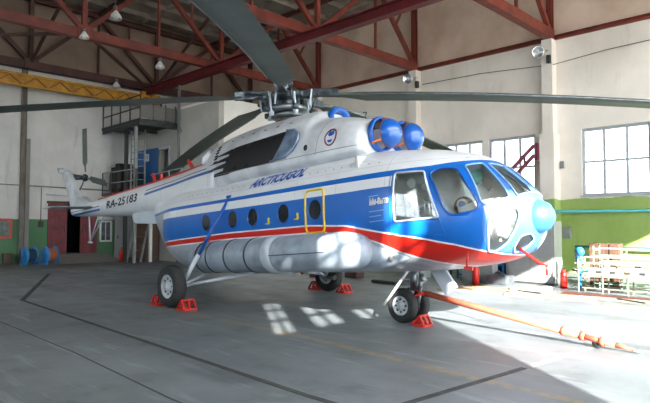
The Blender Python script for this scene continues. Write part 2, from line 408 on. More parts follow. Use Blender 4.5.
# utility room in the corner: gate light on its front put into paler render
BX, BY, BZ = 13.3, 19.35, 6.86
struct(wall_holes('x', BX, .25, BY, Y2+.3, 0, BZ, [(23.3, 24.2, 3.2, 5.2)]).build('wall_utility_room', M_box))
struct(MB().box((BX+.26, BY, 0), (X1, BY+.25, BZ)).box((BX, BY, BZ), (X1, Y2+.3, BZ+.1)).build('wall_utility_room_front', wall_mat('gate_lit_render', '#efece6', '#e6e2da', '#c9c5bd', '#c9c5bd', None, .1, False, .2)))
struct(MB().box((14.6, 22.6, 3.0), (14.7, 25.2, 5.6)).build('wall_utility_room_inner', M_dark))  # near-black sheet stands for the dark inside the doorway

# ---------------------------------------------------------------- roof steel
def truss(y, label, col, nx=6.0):
    root = empty('roof_truss', (X1-.3, y, ZC), label=label, cat='roof truss', group='steel roof trusses across the hangar')
    xo = X1-.3
    def P(x, z): return (x-xo, 0, z-ZC)
    MB().beam(P(X1-.12, ZC+.14), P(XL+.1, ZC+.14), .28, .34).build('bottom_chord', col, root)
    MB().ibeam(P(X1-.12, ZR-.1), P(XL+.1, ZR-.1), .22, .24).build('top_chord', col, root)
    bot = [20.0, 14.1, 8.15, 2.2, -3.7]; top = [17.4, 11.1, 5.2, -.8]
    for i in range(4):
        MB().beam(P(bot[i], ZC+.25), P(top[i], ZR-.15), .15, .17).build('web_member', col, root)
        MB().beam(P(top[i], ZR-.15), P(bot[i+1], ZC+.25), .15, .17).build('web_member', col, root)
        MB().beam(P(top[i], ZR-.2), P(top[i], ZC+.25), .09, .09).build('web_member', col, root)
        MB().beam(P(bot[i+1], ZR-.2), P(bot[i+1], ZC+.25), .15, .17).build('web_member', col, root)
        if i < 4:
            x = (bot[i]+top[i])/2; MB().beam(P(x, (ZC+ZR)/2), P(bot[i]-.5 if i == 0 else x, ZR-.2), .08, .08).build('web_member', col, root)
    MB().ibeam(P(X1-.16, ZC-.02), P(X1-.16, ZR), .2, .2, .02, (1,0,0)).build('end_post', col, root)
    for x in bot[1:4]: MB().box((x-xo-.3, -.17, -.05), (x-xo+.3, .17, .38)).bevel(.03, 1).build('gusset_plate', col, root)
    return root
for y, lab in ((2.37, 'red-brown steel roof truss nearest the gate opening'), (8.37, 'red-brown steel truss crossing above the helicopter nose, meeting the wall column by the windows'),
               (14.36, 'red-brown steel truss crossing above the main rotor head'), (20.36, 'red-brown steel truss over the tail boom with a lamp under its middle joint')):
    truss(y, lab, M_steel)
truss(Y2-.35, 'dark brown steel truss standing flat against the back wall top', M_brown)
# crane runway beam hung below the trusses
o = MB().ibeam((13.3, -2, 8.2), (13.35, Y2-.75, 8.2), .3, .36, .04).build('runway_beam', M_dkred); tag(o, 'dark red steel runway beam running lengthwise under the roof trusses', 'beam')
MBw = MB()
# sway bracing between trusses
def brace(p, q, lab, w=.1): tag(MB().beam(p, q, w, w).build('sway_brace', M_brown), lab, 'brace', 'dark diagonal braces between the roof trusses')
LB = ['dark brown diagonal brace between the middle joints of the two nearer trusses at top left', 'dark brown diagonal brace from the left lamp joint back to the back wall', 'dark brown diagonal brace beside the runway beam above the rotor', 'dark brown diagonal brace above the grey corner room']
for (xa, xb) in ((8.15, 8.15), (14.1, 14.1)):
    for ya, yb in ((14.36, 20.36), (20.36, Y2-.4)):
        brace((xa, ya, ZC+.25 if ya < 20 else ZR-.1), (xb, yb-(.2 if ya < 20 else 0), ZR-.1 if ya < 20 else ZC+.25), LB.pop(0))
brace((7.8, 20.6, ZC+.15), (3.0, Y2-.4, ZC+.15), 'dark brown horizontal steel brace from the lamp joint to the back wall'); brace((8.5, 20.6, ZC+.15), (13.5, Y2-.4, ZC+.15), 'dark brown horizontal steel brace from the lamp joint towards the corner room')
for xx, pl in ((5.2, 'farthest left'), (11.1, 'left of the runway beam'), (17.4, 'nearest the right wall')):
    tag(MB().ibeam((xx, YF, ZR-.02), (xx, Y2-.1, ZR-.02), .14, .2, .02).build('roof_purlin', M_brown), 'dark steel purlin under the roof slabs, '+pl, 'purlin', 'roof purlins')

# ---------------------------------------------------------------- helicopter shape tables (metres, x forward from the nose wheel, z up, nose-up attitude)
def catmull(tab, x):
    # tab rows sorted by descending x: (x, v1, v2...) ; smooth monotone-ish interpolation
    if x >= tab[0][0]: return list(tab[0][1:])
    if x <= tab[-1][0]: return list(tab[-1][1:])
    for i in range(len(tab)-1):
        a, b = tab[i], tab[i+1]
        if a[0] >= x >= b[0]:
            t = (a[0]-x)/(a[0]-b[0]); out = []
            for k in range(1, len(a)):
                d = a[0]-b[0]; s = (a[k]-b[k])/d
                def tang(j):
                    if j <= 0 or j >= len(tab)-1:
                        return s
                    s1 = (tab[j-1][k]-tab[j][k])/(tab[j-1][0]-tab[j][0]); s2 = (tab[j][k]-tab[j+1][k])/(tab[j][0]-tab[j+1][0])
                    return 0.0 if s1*s2 <= 0 else 2*s1*s2/(s1+s2)
                m0 = -tang(i)*d; m1 = -tang(i+1)*d
                t2 = t*t; t3 = t2*t
                out.append((2*t3-3*t2+1)*a[k]+(t3-2*t2+t)*m0+(-2*t3+3*t2)*b[k]+(t3-t2)*m1)
            return out
# x, z bottom, z top, half width, z of the widest line, exponent up, exponent down
HULL = [
 (2.42,1.42,1.92,.24,1.66,2.0,2.0),(2.34,1.27,2.05,.44,1.66,2.0,2.0),(2.2,1.14,2.2,.64,1.67,2.05,2.1),(2.0,1.05,2.38,.85,1.68,2.1,2.2),
 (1.7,.98,2.62,1.03,1.7,2.2,2.35),(1.35,.94,2.77,1.14,1.74,2.4,2.5),(.9,.90,2.87,1.21,1.8,2.7,2.6),(.3,.88,2.95,1.25,1.85,2.95,2.7),
 (-.6,.87,3.02,1.25,1.87,3.0,2.7),(-5.2,.87,3.02,1.25,1.87,3.0,2.7),(-6.1,.92,3.02,1.22,1.92,2.8,2.5),(-6.8,1.08,3.02,1.05,2.05,2.4,2.3),
 (-7.4,1.4,3.05,.83,2.25,2.1,2.2),(-8.0,1.8,3.1,.62,2.5,2.0,2.0),(-8.4,2.2,3.12,.42,2.65,2.0,2.0)]
# engine and gearbox fairing on top
COWL = [
 (-.22,2.86,3.42,.80,3.02,2.6,2.0),(-.32,2.8,3.58,.90,3.02,2.6,2.0),(-.6,2.8,3.7,.95,3.0,2.6,2.0),(-1.1,2.75,3.83,.97,3.0,2.5,2.0),(-1.5,2.72,3.9,.98,3.0,2.5,2.0),(-1.62,2.7,4.06,.99,3.0,2.3,2.0),
 (-2.4,2.7,4.14,1.0,3.0,2.2,2.0),(-3.4,2.7,4.15,1.0,3.0,2.2,2.0),(-4.3,2.65,4.12,.97,2.95,2.2,2.0),(-5.0,2.6,4.05,.88,2.95,2.2,2.0),(-5.4,2.6,3.95,.72,2.95,2.2,2.0),(-5.62,2.6,3.8,.5,2.95,2.1,2.0),(-5.7,2.7,3.66,.3,2.95,2.0,2.0)]
BOOM = [(-4.6,2.4,3.66,.96,2.95,2.4,2.),(-5.8,2.4,3.62,.85,2.95,2.3,2.),(-7.0,2.38,3.57,.68,2.97,2.1,2.),(-9.5,2.56,3.48,.47,3.03,2.,2.),(-13.1,2.82,3.38,.28,3.1,2.,2.),(-15.3,2.98,3.28,.15,3.14,2.,2.)]
def ring_point(tab, x, a):
    # a: angle from top (0) to bottom (pi) on the port side, negative on starboard
    zb, zt, w, zc, nu, nd = catmull(tab, x)
    c, s = math.cos(a), math.sin(a)
    n = nu if c >= 0 else nd
    e = 2.0/n
    y = w*math.copysign(abs(s)**e, s)
    z = zc + (abs(c)**e)*((zt-zc) if c >= 0 else -(zc-zb))
    return (x, y, z)
def inside(tab, x, y, z):
    if x > tab[0][0] or x < tab[-1][0]: return False
    zb, zt, w, zc, nu, nd = catmull(tab, x)
    n, h = (nu, zt-zc) if z >= zc else (nd, zc-zb)
    return abs(y/w)**n + abs((z-zc)/h)**n < 1.0

HX, HY, HA, HT = 8.0816, 5.8565, -1.58643, 0.06542
HELI = empty('helicopter', (HX, HY, 0), (0, -HT, HA), 'blue, white and red transport helicopter parked in the hangar with its five rotor blades drooping', 'helicopter')
HM = Matrix.Translation((HX, HY, 0)) @ Matrix.Rotation(HA, 4, 'Z') @ Matrix.Rotation(-HT, 4, 'Y')
def hw(x, y, z): return HM @ Vector((x, y, z))            # body point to world
def gz(x, y=0): return -x*math.tan(HT)                    # body height of the floor under x

def livery():
    m, nt, b = new_mat('fuselage_livery'); N = NT(nt); co = N.coord(); x, y, z = N.xyz(co)
    WH, BL, RD, GR = srgb('#dfe2e6'), srgb('#0864bd'), srgb('#cf2417'), srgb('#a9b0b8')
    n = N.noise(co, 2.0, 5, .6); n2 = N.noise(N.scale(co, (1, 1, 3)), 6, 5, .6)
    white = N.mix(N.math('MULTIPLY', N.smooth(n, .5, .7), .25), WH, srgb('#b7bbc0'))
    grey = N.mix(N.math('MULTIPLY', N.smooth(n2, .45, .7), .5), GR, srgb('#7f878f'))
    blue = N.mix(N.math('MULTIPLY', N.smooth(n, .4, .7), .35), BL, srgb('#0a59ab'))
    lt = lambda a, v: N.math('LESS_THAN', a, v)
    gt = lambda a, v: N.math('GREATER_THAN', a, v)
    top = N.curve(x, [(-9, 2.47), (-6, 2.489), (-3.8, 2.482), (-1, 2.499), (.6, 2.503), (1.2, 2.507), (1.75, 2.572), (2.5, 2.62)], 2, 3)
    sb = 2.412; wb = 2.245
    db = N.curve(x, [(-9, 1.62), (-6.5, 1.70), (-3.6, 1.77), (-1.2, 1.765), (-.3, 1.705), (.27, 1.59), (.77, 1.495), (1.2, 1.41), (1.6, 1.31), (1.9, 1.2), (2.5, 1.0)], 0, 3)
    rb = N.curve(x, [(-9, 1.52), (-6.9, 1.57), (-3.6, 1.64), (-1.2, 1.634), (-.35, 1.585), (.07, 1.48), (.37, 1.38), (.66, 1.24), (.92, 1.14), (1.2, 1.05), (1.5, .97), (2.5, .8)], 0, 3)
    c = grey
    c = N.mix(gt(z, N.math('SUBTRACT', rb, .028)), c, WH)
    c = N.mix(gt(z, rb), c, RD)
    c = N.mix(gt(z, N.math('SUBTRACT', db, .028)), c, WH)
    c = N.mix(gt(z, db), c, blue)
    wband = N.math('MULTIPLY', N.math('MULTIPLY', gt(z, wb), lt(z, sb)), lt(x, .65))
    c = N.mix(wband, c, WH)
    c = N.mix(gt(z, top), c, white)
    # aft of the door area the blue ends
    c = N.mix(N.math('MULTIPLY', lt(x, -6.75), lt(z, 2.41)), c, grey)
    # nose frames in paler blue: sun glare put into the colour
    nose = N.math('MULTIPLY', gt(N.math('ADD', x, N.math('MULTIPLY', N.math('SUBTRACT', z, 1.7), -.12)), 1.99), N.math('MULTIPLY', lt(z, 2.5), gt(z, N.math('ADD', db, .02))))
    c = N.mix(nose, c, srgb('#3f6fae'))
    # panel seams
    sx = N.math('ABSOLUTE', N.math('SUBTRACT', N.math('FRACT', N.math('DIVIDE', x, 1.05)), .5))
    seam = N.math('LESS_THAN', sx, .004); sz = N.math('MAXIMUM', N.math('LESS_THAN', N.math('ABSOLUTE', N.math('SUBTRACT', z, 2.62)), .004), N.math('LESS_THAN', N.math('ABSOLUTE', N.math('SUBTRACT', z, 1.3)), .004))
    c = N.mix(N.math('MULTIPLY', N.math('MAXIMUM', seam, sz), .35), c, srgb('#50565c'))
    nt.links.new(c, b.inputs['Base Color']); b.inputs['Roughness'].default_value = .32; b.inputs['Coat Weight'].default_value = .25; b.inputs['Coat Roughness'].default_value = .15
    return m
def boom_mat():
    m, nt, b = new_mat('tail_boom_livery'); N = NT(nt); co = N.coord(); x, y, z = N.xyz(co)
    n = N.noise(co, 2.0, 5, .6)
    c = N.mix(N.math('MULTIPLY', N.smooth(n, .5, .7), .25), srgb('#dcdfe2'), srgb('#b3b7bb'))
    zl = N.curve(x, [(-16, 3.02), (-14, 3.0), (-12.4, 2.99), (-8.7, 3.12), (-7.3, 3.17), (-5, 3.22)], 2, 4)
    gap = N.math('MAXIMUM', N.math('GREATER_THAN', x, -8.8), N.math('LESS_THAN', x, -12.35))
    d = N.math('SUBTRACT', z, zl)
    blue = N.math('MULTIPLY', N.math('LESS_THAN', N.math('ABSOLUTE', d), .035), gap)
    dk = N.math('MULTIPLY', N.math('LESS_THAN', N.math('ABSOLUTE', N.math('SUBTRACT', d, .11)), .014), gap)
    side = N.math('LESS_THAN', z, 3.42)
    c = N.mix(blue, c, srgb('#1558a8')); c = N.mix(dk, c, srgb('#2a3c58'))
    lw = N.math('LESS_THAN', N.math('ABSOLUTE', N.math('SUBTRACT', z, 2.47)), .04)
    c = N.mix(N.math('MULTIPLY', lw, N.math('GREATER_THAN', x, -7.6)), c, srgb('#1558a8'))
    sx = N.math('ABSOLUTE', N.math('SUBTRACT', N.math('FRACT', N.math('DIVIDE', x, 1.4)), .5))
    c = N.mix(N.math('MULTIPLY', N.math('LESS_THAN', sx, .004), .4), c, srgb('#50565c'))
    nt.links.new(c, b.inputs['Base Color']); b.inputs['Roughness'].default_value = .35; b.inputs['Coat Weight'].default_value = .2
    return m
M_liv = livery(); M_boom = boom_mat()
M_cowl = mat('cowling_white', '#dadde1', .38, scale=1.8, color2='#b4b9be', coat=.2)
M_int = mat('cockpit_interior_grey_green', '#cdd2d0', .7, scale=3)
M_gsilver = mat('silver_grey_tank_paint', '#a3b0bd', .38, .1, scale=3.5, color2='#85929f', coat=.2)
M_lgrey = mat('light_grey_strap', '#c3ccd6', .4, scale=4)
M_lblue = mat('pale_glare_blue', '#7dabdc', .35, scale=3, var=.06)  # frame blue lightened, nose glare put into the colour
M_hblue = mat('bright_blue_paint', '#0858b0', .28, scale=3, var=.1, coat=.5)
M_black = mat('soot_black', '#0d0d10', .55, scale=4)
M_blade = mat('rotor_blade_grey_green', '#59615c', .5, scale=1.5, color2='#4a524e')
M_alu = mat('worn_aluminium', '#9aa0a6', .35, .8, scale=6, color2='#787e84')
M_rotor = mat('rotor_head_metal', '#5d6870', .4, .6, scale=9, color2='#343c40')
M_glsA = glass('cockpit_glass', (.86, .92, .93, 1), .17, .05)
M_dglass = mat('unlit_cabin_pane', '#22282e', .12, scale=4, coat=.6)  # opaque panes, the unlit cabin behind put into the dark colour
M_yellow = mat('yellow_marking', '#e0bf23', .45, scale=5)
M_dblue = mat('dark_blue_lettering', '#174fb0', .4, scale=5)

def rings(tab, x0, x1, n, seg, off=0.0, xs=None):
    out = []
    for i in range(n+1):
        x = xs[i] if xs else x0+(x1-x0)*i/n
        r = []
        for k in range(seg):
            a = -PI+2*PI*k/seg
            p = ring_point(tab, x, a)
            if off:
                zc = catmull(tab, x)[3]; d = Vector((0, p[1], p[2]-zc)); L = d.length; d = d*(max(L-off, .02)/max(L, .001)); p = (x, d.y, zc+d.z)
            r.append(p)
        out.append(r)
    return out
def xsteps(tab, n, dense):
    x0, x1 = tab[0][0], tab[-1][0]; xs = []
    for i in range(n+1):
        t = i/n; xs.append(x0+(x1-x0)*(t**dense))
    return xs
# outer hull for ray projections
mb = MB().loft(rings(HULL, 0, 0, 130, 96, xs=xsteps(HULL, 130, 1.5))); mb.bm.normal_update()
bmesh.ops.recalc_face_normals(mb.bm, faces=mb.bm.faces)
BVH_H = BVHTree.FromBMesh(mb.bm); outer = mb
mbc = MB().loft(rings(COWL, 0, 0, 80, 72, xs=xsteps(COWL, 80, 1.3))); bmesh.ops.recalc_face_normals(mbc.bm, faces=mbc.bm.faces); BVH_C = BVHTree.FromBMesh(mbc.bm)
mbb = MB().loft(rings(BOOM, 0, 0, 60, 48, xs=xsteps(BOOM, 60, 1))); bmesh.ops.recalc_face_normals(mbb.bm, faces=mbb.bm.faces); BVH_B = BVHTree.FromBMesh(mbb.bm)
# shell with inner skin
ins = [x for x in xsteps(HULL, 130, 1.5) if -4 < x < 2.36]
outer.loft(rings(HULL, 0, 0, len(ins)-1, 64, off=.045, xs=ins), mi=1)
fus = outer.build('fuselage', [M_liv, M_int], HELI)
def newell(P):
    n = Vector((0, 0, 0))
    for i in range(len(P)):
        a, b = P[i], P[(i+1) % len(P)]; n += a.cross(b)
    return n.normalized()
def proj_on(bvh, P, n, off=0.0, reach=1.2):
    h = bvh.ray_cast(P+n*reach, -n, reach*2.5)
    return (h[0]+n*off) if h[0] is not None else P+n*off
def dense(P, step=.06, closed=True):
    out = []; m = len(P)
    for i in range(m if closed else m-1):
        a, b = P[i], P[(i+1) % m]; k = max(1, int((b-a).length/step))
        for j in range(k): out.append(a.lerp(b, j/k))
    if not closed: out.append(P[-1])
    return out
def roundpoly(P, r=.05, k=3):
    out = []; m = len(P)
    for i in range(m):
        a, b, c = P[i-1], P[i], P[(i+1) % m]; ra = min(r, (a-b).length*.4); rc = min(r, (c-b).length*.4)
        s = b+(a-b).normalized()*ra; e = b+(c-b).normalized()*rc
        for j in range(k+1):
            t = j/k; out.append(s*(1-t)**2+2*t*(1-t)*b+e*t*t)
    return out
def patch(name, bvh, P, n, mats, parent, off=.004, cuts=2, two=False):
    # thin skin piece inside polygon P laid onto the surface
    bm = bmesh.new(); D = dense(P, .08); c = bmesh.new()
    f = bm.faces.new([bm.verts.new(p) for p in D]); bmesh.ops.triangulate(bm, faces=[f])
    for _ in range(cuts):
        es = [e for e in bm.edges if e.calc_length() > .07]; 
        if not es: break
        bmesh.ops.subdivide_edges(bm, edges=es, cuts=1, use_grid_fill=False); bmesh.ops.triangulate(bm, faces=[f for f in bm.faces if len(f.verts) > 3])
    for v in bm.verts: v.co = proj_on(bvh, v.co, n, off)
    for f in bm.faces: f.smooth = True
    c.free(); s = MB(); s.bm.free(); s.bm = bm
    return s.build(name, mats, parent)
CUTTERS = []
def cockpit_window(name, pts, frame_mat, fr=.016, rnd=.05, mirror=True, label=None, fsq=1.0):
    for sg in ((1, -1) if mirror else (1,)):
        P = [Vector((p[0], p[1]*sg, p[2])) for p in pts]
        if sg < 0: P = P[::-1]
        n = newell(P); ctr = sum(P, Vector())/len(P)
        if n.dot(ctr-Vector((.8, 0, 1.9))) < 0: n = -n
        P = roundpoly(P, rnd); D = dense(P, .05)
        CUTTERS.append((D, n))
        fo = MB().tube([proj_on(BVH_H, p, n, .006) for p in D], fr, 6, closed=True).build(name+'_frame', frame_mat, HELI)
        patch(name, BVH_H, P, n, M_glsA, fo, -.015)
WA = [(.70,-1.2,2.455),(1.17,-1.1,2.43),(1.43,-1.12,1.71),(.70,-1.2,1.69)]
cockpit_window('side_window', WA, M_lgrey, .018, .04)
WB = [(1.245,-1.02,2.38),(1.36,-.95,2.455),(1.585,-.8,2.44),(1.95,-.87,1.85),(1.92,-.9,1.77),(1.62,-1.05,1.715),(1.52,-1.08,1.79)]
cockpit_window('quarter_window', WB, M_hblue, .014, .08)
WC = [(1.64,-.68,2.46),(1.775,-.40,2.49),(2.235,-.50,1.94),(2.05,-.80,1.845),(1.98,-.86,1.89)]
cockpit_window('windshield', WC, M_lblue, .016, .05)
WD = [(1.81,-.32,2.49),(1.88,-.03,2.46),(2.335,-.03,1.99),(2.29,-.40,1.95)]
cockpit_window('front_windshield', WD, M_lblue, .016, .05)
WE = [(2.05,-.80,1.66),(2.30,-.46,1.80),(2.335,-.44,1.69),(2.28,-.50,1.47),(2.17,-.53,1.30),(1.98,-.58,1.165),(1.92,-.66,1.19),(2.02,-.81,1.5)]
cockpit_window('nose_window', WE, M_lblue, .018, .06)
WF = [(2.375,-.25,1.43),(2.365,-.12,1.34),(2.25,-.18,1.21),(2.13,-.30,1.14),(2.19,-.40,1.22),(2.30,-.41,1.38)]
cockpit_window('chin_window', WF, M_lblue, .014, .05)
# cut the window openings through the skin
cb = MB()
for D, n in CUTTERS: cb.prism([p-n*.28 for p in D], n*.6)
bmesh.ops.recalc_face_normals(cb.bm, faces=cb.bm.faces)
cut = cb.build('cutter', M_int)
cut.matrix_world = HM
bpy.context.view_layer.update()
mod = fus.modifiers.new('openings', 'BOOLEAN'); mod.object = cut; mod.operation = 'DIFFERENCE'; mod.solver = 'EXACT'; mod.use_self = True
dg = bpy.context.evaluated_depsgraph_get(); dg.update()
me = bpy.data.meshes.new_from_object(fus.evaluated_get(dg)); fus.modifiers.clear(); fus.data = me
bpy.data.objects.remove(cut, do_unlink=True)
for p in fus.data.polygons: p.use_smooth = True
tag(fus, 'blue fuselage with white roof and red belt')

# cockpit interior
MB().prism([(-.2,-.95,1.22),(1.1,-.92,1.22),(1.85,-.5,1.22),(1.85,.5,1.22),(1.1,.92,1.22),(-.2,.95,1.22)], (0,0,.05)).build('cockpit_floor', M_int, HELI)
MB().box((-.16, -1.1, 1.0), (-.1, 1.1, 2.85)).build('bulkhead', M_int, HELI)
mb = MB(); mb.prism([(1.55,-.6,1.3),(1.85,-.6,1.3),(1.95,-.6,1.75),(1.82,-.6,1.92),(1.55,-.6,1.86)], (0, 1.2, 0))
ip = mb.bevel(.02).build('instrument_panel', M_dgrey, HELI)
mb = MB()
for i in range(7):
    for j in range(2): mb.lathe([(0,.0),(.045,.0),(.05,.012),(.045,.015)], (1.545, -.5+i*.165, 1.72-j*.16), (-1, 0, 0), 14)
mb.build('dial', M_lgrey, ip)
tag(MB().box((1.2, -.5, 2.5), (1.6, .5, 2.62)).bevel(.02).build('overhead_panel', mat('turquoise_panel', '#3fa79c', .5, scale=8), HELI), 'turquoise overhead panel')
for sy in (-.5, .5):
    s = MB().box((.75, sy-.24, 1.45), (1.2, sy+.24, 1.56)).bevel(.04, 3).build('pilot_seat', M_dgrey, HELI)
    mb = MB().beam((.78, sy, 1.5), (.62, sy, 2.15), .46, .1, (1,0,0)); mb.bevel(.04, 3).build('seat_back', M_dgrey, s)
    MB().box((.8, sy-.15, 1.27), (1.1, sy+.15, 1.45)).build('seat_base', M_alu, s)
tag(MB().lathe([(0,.02),(.13,.02),(.15,0),(.13,-.02),(0,-.02)], (1.64,-.44,2.33), (.7,-.7,.1), 20).build('fan_guard', mat('turquoise_panel', '#3fa79c', .5, scale=8), HELI), 'turquoise round fan behind the windshield')
for a_, b_ in (((1.75,-.3,1.95),(1.5,-.45,2.4)),((1.9,-.25,1.9),(1.62,-.1,2.4)),((1.6,.3,1.9),(1.5,.35,2.5)),((2.05,-.35,1.5),(1.95,-.2,1.85)),((2.0,-.5,1.35),(1.85,-.45,1.7))):
    MB().tube([a_, tuple((p+q)/2+.03 for p, q in zip(a_, b_)), b_], .018, 6).build('inner_tube', M_white, HELI)
MB().beam((2.1,-.45,1.32),(2.05,-.45,1.62), .35, .03, (1,0,0)).build('pedal_panel', mat('speckled_panel', '#d8d2c4', .6, scale=30, color2='#4a463e'), HELI)
MB().beam((1.05,-.78,1.5),(1.0,-.78,2.0), .3, .08, (0,1,0)).bevel(.03).build('side_pouch', M_dgrey, HELI)
MB().lathe([(0,.02),(.07,.02),(.08,0)], (.86,-.95,2.28), (0,-1,0), 14).lathe([(0,.02),(.05,.02),(.06,0)], (1.08,-.92,2.2), (0,-1,0), 14).build('headset', M_white, HELI)
MB().beam((.82,-1.0,1.78),(1.2,-.98,1.95), .1, .03).beam((1.1,-1.0,2.0),(1.34,-.98,1.76), .03, .03).build('map_case', M_lgrey, HELI)
# round headset with light emblem, papers and inner window clutter seen through the side glass
t = MB().lathe([(0,.05),(.09,.05),(.14,.02),(.15,-.02),(.12,-.06),(0,-.06)], (1.62,-.74,1.86), (.3,-1,.1), 20).build('seat_headrest', M_dark, HELI)
MB().lathe([(0,.085),(.08,.082),(.088,.05)], (1.62,-.74,1.88), (.3,-1,.1), 16).build('emblem', M_white, t)
MB().lathe([(0,.092),(.045,.090),(.05,.08)], (1.62,-.74,1.88), (.3,-1,.1), 16).build('emblem_centre', M_hblue, t)
MB().beam((1.62,-.88,1.77),(1.88,-.80,1.87), .13, .01, (0,-1,.4)).build('document', M_paper, HELI)
mb = MB()
for (a, b, r) in (((1.0,-.7,1.3),(1.15,-.6,2.0),.02),((1.3,-.35,1.3),(1.25,-.5,1.9),.025),((.85,-.9,1.5),(1.2,-.85,2.2),.018),((.8,-.6,2.3),(1.3,-.2,2.35),.03)): mb.tube([a, b], r, 8)
mb.lathe([(0,0),(.1,.0),(.11,.02),(.1,.04)], (1.12,-.5,2.05), (-1,-.4,0), 16); mb.lathe([(0,0),(.08,.0),(.09,.02)], (.95,-.8,2.25), (-.6,-1,0), 16)
mb.build('control_column', M_lgrey, HELI)

# cabin windows
for i, wx in enumerate((-4.483, -3.488, -2.811, -1.873, -1.02)):
    for sg in (-1, 1):
        c = Vector((wx, 1.25*sg, 2.02)); n = Vector((0, sg, 0)); circ = [c+Vector((.165*math.cos(a), 0, .18*math.sin(a))) for a in (2*PI*k/28 for k in range(28))]
        fr = MB().tube([proj_on(BVH_H, p, n, .004) for p in circ], .013, 6, closed=True).build('cabin_window', M_hblue, HELI)
        patch('pane', BVH_H, [c+(p-c)*.97 for p in circ], n, M_dglass, fr, .006, 1)
# emergency exit frame
yf = roundpoly([Vector(p) for p in ((-1.27,-1.17,2.37),(-.80,-1.18,2.37),(-.80,-1.24,1.62),(-1.27,-1.24,1.62))], .09, 4)
tag(MB().tube([proj_on(BVH_H, p, Vector((0,-1,0)), .006) for p in dense(yf, .05)], .022, 6, closed=True).build('exit_outline', M_yellow, HELI), 'yellow rounded frame around a cabin window')
for (bx, bz, s) in ((-2.39,2.47,0),(-1.55,2.475,0),(-2.3,1.86,1),(-1.47,1.89,1)):
    yy = -1.137 if not s else -1.25
    MB().beam((bx,yy-.012,bz),(bx+(.0 if s else .09),yy-.02,bz+(.11 if s else 0)), .025, .03, (0,-1,0)).beam((bx-.09 if s else bx,yy-.012,bz),(bx,yy-.012,bz-(.0 if s else .05)), .025, .03, (0,-1,0)).build('corner_bracket', M_yellow, HELI)
# cockpit/cabin door seam lines
def seam(pts, r=.006, name='panel_seam', m=None, bvh=None, n=(0,-1,0)):
    n = Vector(n).normalized(); D = dense([Vector(p) for p in pts], .08, False)
    return MB().tube([proj_on(bvh or BVH_H, p, n, .001) for p in D], r, 5).build(name, m or M_hblue, HELI)
seam([(.62,-1.2,2.5),(.62,-1.2,1.5),(1.5,-1.1,1.45),(1.22,-1.1,2.49)], .007)
seam([(.64,-1.2,2.245),(-.0,-1.2,2.245)], .004)
mb = MB()
for k in range(30): 
    x = .3-k*.2
    p = proj_on(BVH_H, Vector((x, -1.1, 2.72)), Vector((0,-1,.6)).normalized(), .002)
    mb.lathe([(0,.006),(.012,.004),(.014,0)], p, (0,-1,.5), 6)
mb.build('rivet_row', M_alu, HELI)
seam([(.2,-1.0,2.75),(-5.0,-1.0,2.75)], .009, 'gutter_rail', M_white, None, (0,-1,.6))

# nose radome, pitot, wipers
tag(MB().lathe([(0,.30),(.10,.285),(.19,.22),(.245,.11),(.25,0),(.22,-.10)], (2.33,-.0,1.66), (1,0,-.02), 32).build('nose_dome', mat('radome_blue', '#3474c2', .4, scale=3, var=.08), HELI), 'pale blue round dome on the nose tip')
MB().tube([(2.22,-.28,1.2),(2.36,-.3,1.1),(2.5,-.3,.99),(2.62,-.3,.97)], .022, 8).tube([(2.6,-.3,.98),(2.6,-.3,.82)], .018, 6).build('pitot_tube', M_red, HELI)
MB().beam((1.68,-.80,1.24),(1.66,-.82,.97), .03, .02, (0,-1,0)).beam((1.62,-.82,.96),(1.74,-.8,.95), .06, .05).build('warning_streamer', M_red, HELI)
for a, b in (((2.25,-.42,1.93),(2.0,-.36,2.2)), ((2.34,-.2,1.98),(2.08,-.24,2.3))):
    MB().tube([proj_on(BVH_H, Vector(a), Vector((1,0,.6)).normalized(), .03), proj_on(BVH_H, Vector(b), Vector((1,0,.6)).normalized(), .02)], .009, 6).build('wiper', M_dgrey, HELI)

# engine and gearbox cowling
mbc.build('engine_cowling', M_cowl, HELI)
# exhaust: soot-black side area with claw-shaped stripes
nS = Vector((0,-1,0.08)).normalized()
def cpoly(pts): return [Vector((x, -.95, z)) for x, z in pts]
ex = roundpoly(cpoly([(-1.78,3.60),(-1.68,3.42),(-1.82,3.19),(-2.35,3.09),(-4.25,3.05),(-4.15,3.30),(-3.95,3.62),(-2.15,3.68)]), .12, 4)
exo = patch('exhaust_area', BVH_C, ex, nS, M_black, HELI, .006, 2); tag(exo, 'black sooty panel around the exhaust')
for k, (z0, z1, xl) in enumerate(((3.50,3.62,-4.75),(3.35,3.47,-4.95),(3.2,3.33,-5.15),(3.04,3.17,-5.3))):
    patch('claw_stripe', BVH_C, cpoly([(-3.95,z1),(-3.95,z0-.0),(xl,(z0+z1)/2-.05)]), nS, M_black, HELI, .007, 2)
# oblique exhaust nozzle with bright lip
pts = []
lip = [Vector((-1.80+.16*0,-.95,0))]*0
arc = [(-2.13,3.69),(-1.88,3.66),(-1.74,3.56),(-1.70,3.42),(-1.80,3.24),(-2.0,3.13),(-2.48,3.09)]
inner = [(-2.13,3.69),(-2.16,3.60),(-2.19,3.49),(-2.24,3.37),(-2.33,3.25),(-2.42,3.15),(-2.48,3.09)]
A = [proj_on(BVH_C, Vector((x,-.95,z)), nS, .035) for x, z in arc]; Bq = [proj_on(BVH_C, Vector((x,-.95,z)), nS, .008) for x, z in inner]
mb = MB(); va = [mb.bm.verts.new(p) for p in A]; vb = [mb.bm.verts.new(p) for p in Bq]
for i in range(len(A)-1): mb.bm.faces.new((va[i], va[i+1], vb[i+1], vb[i])).smooth = True
mb.tube(A, .022, 8); mb.build('exhaust_lip', mat('bluish_heated_metal', '#a9bdd4', .3, .5, scale=5, color2='#6f87a8'), HELI)
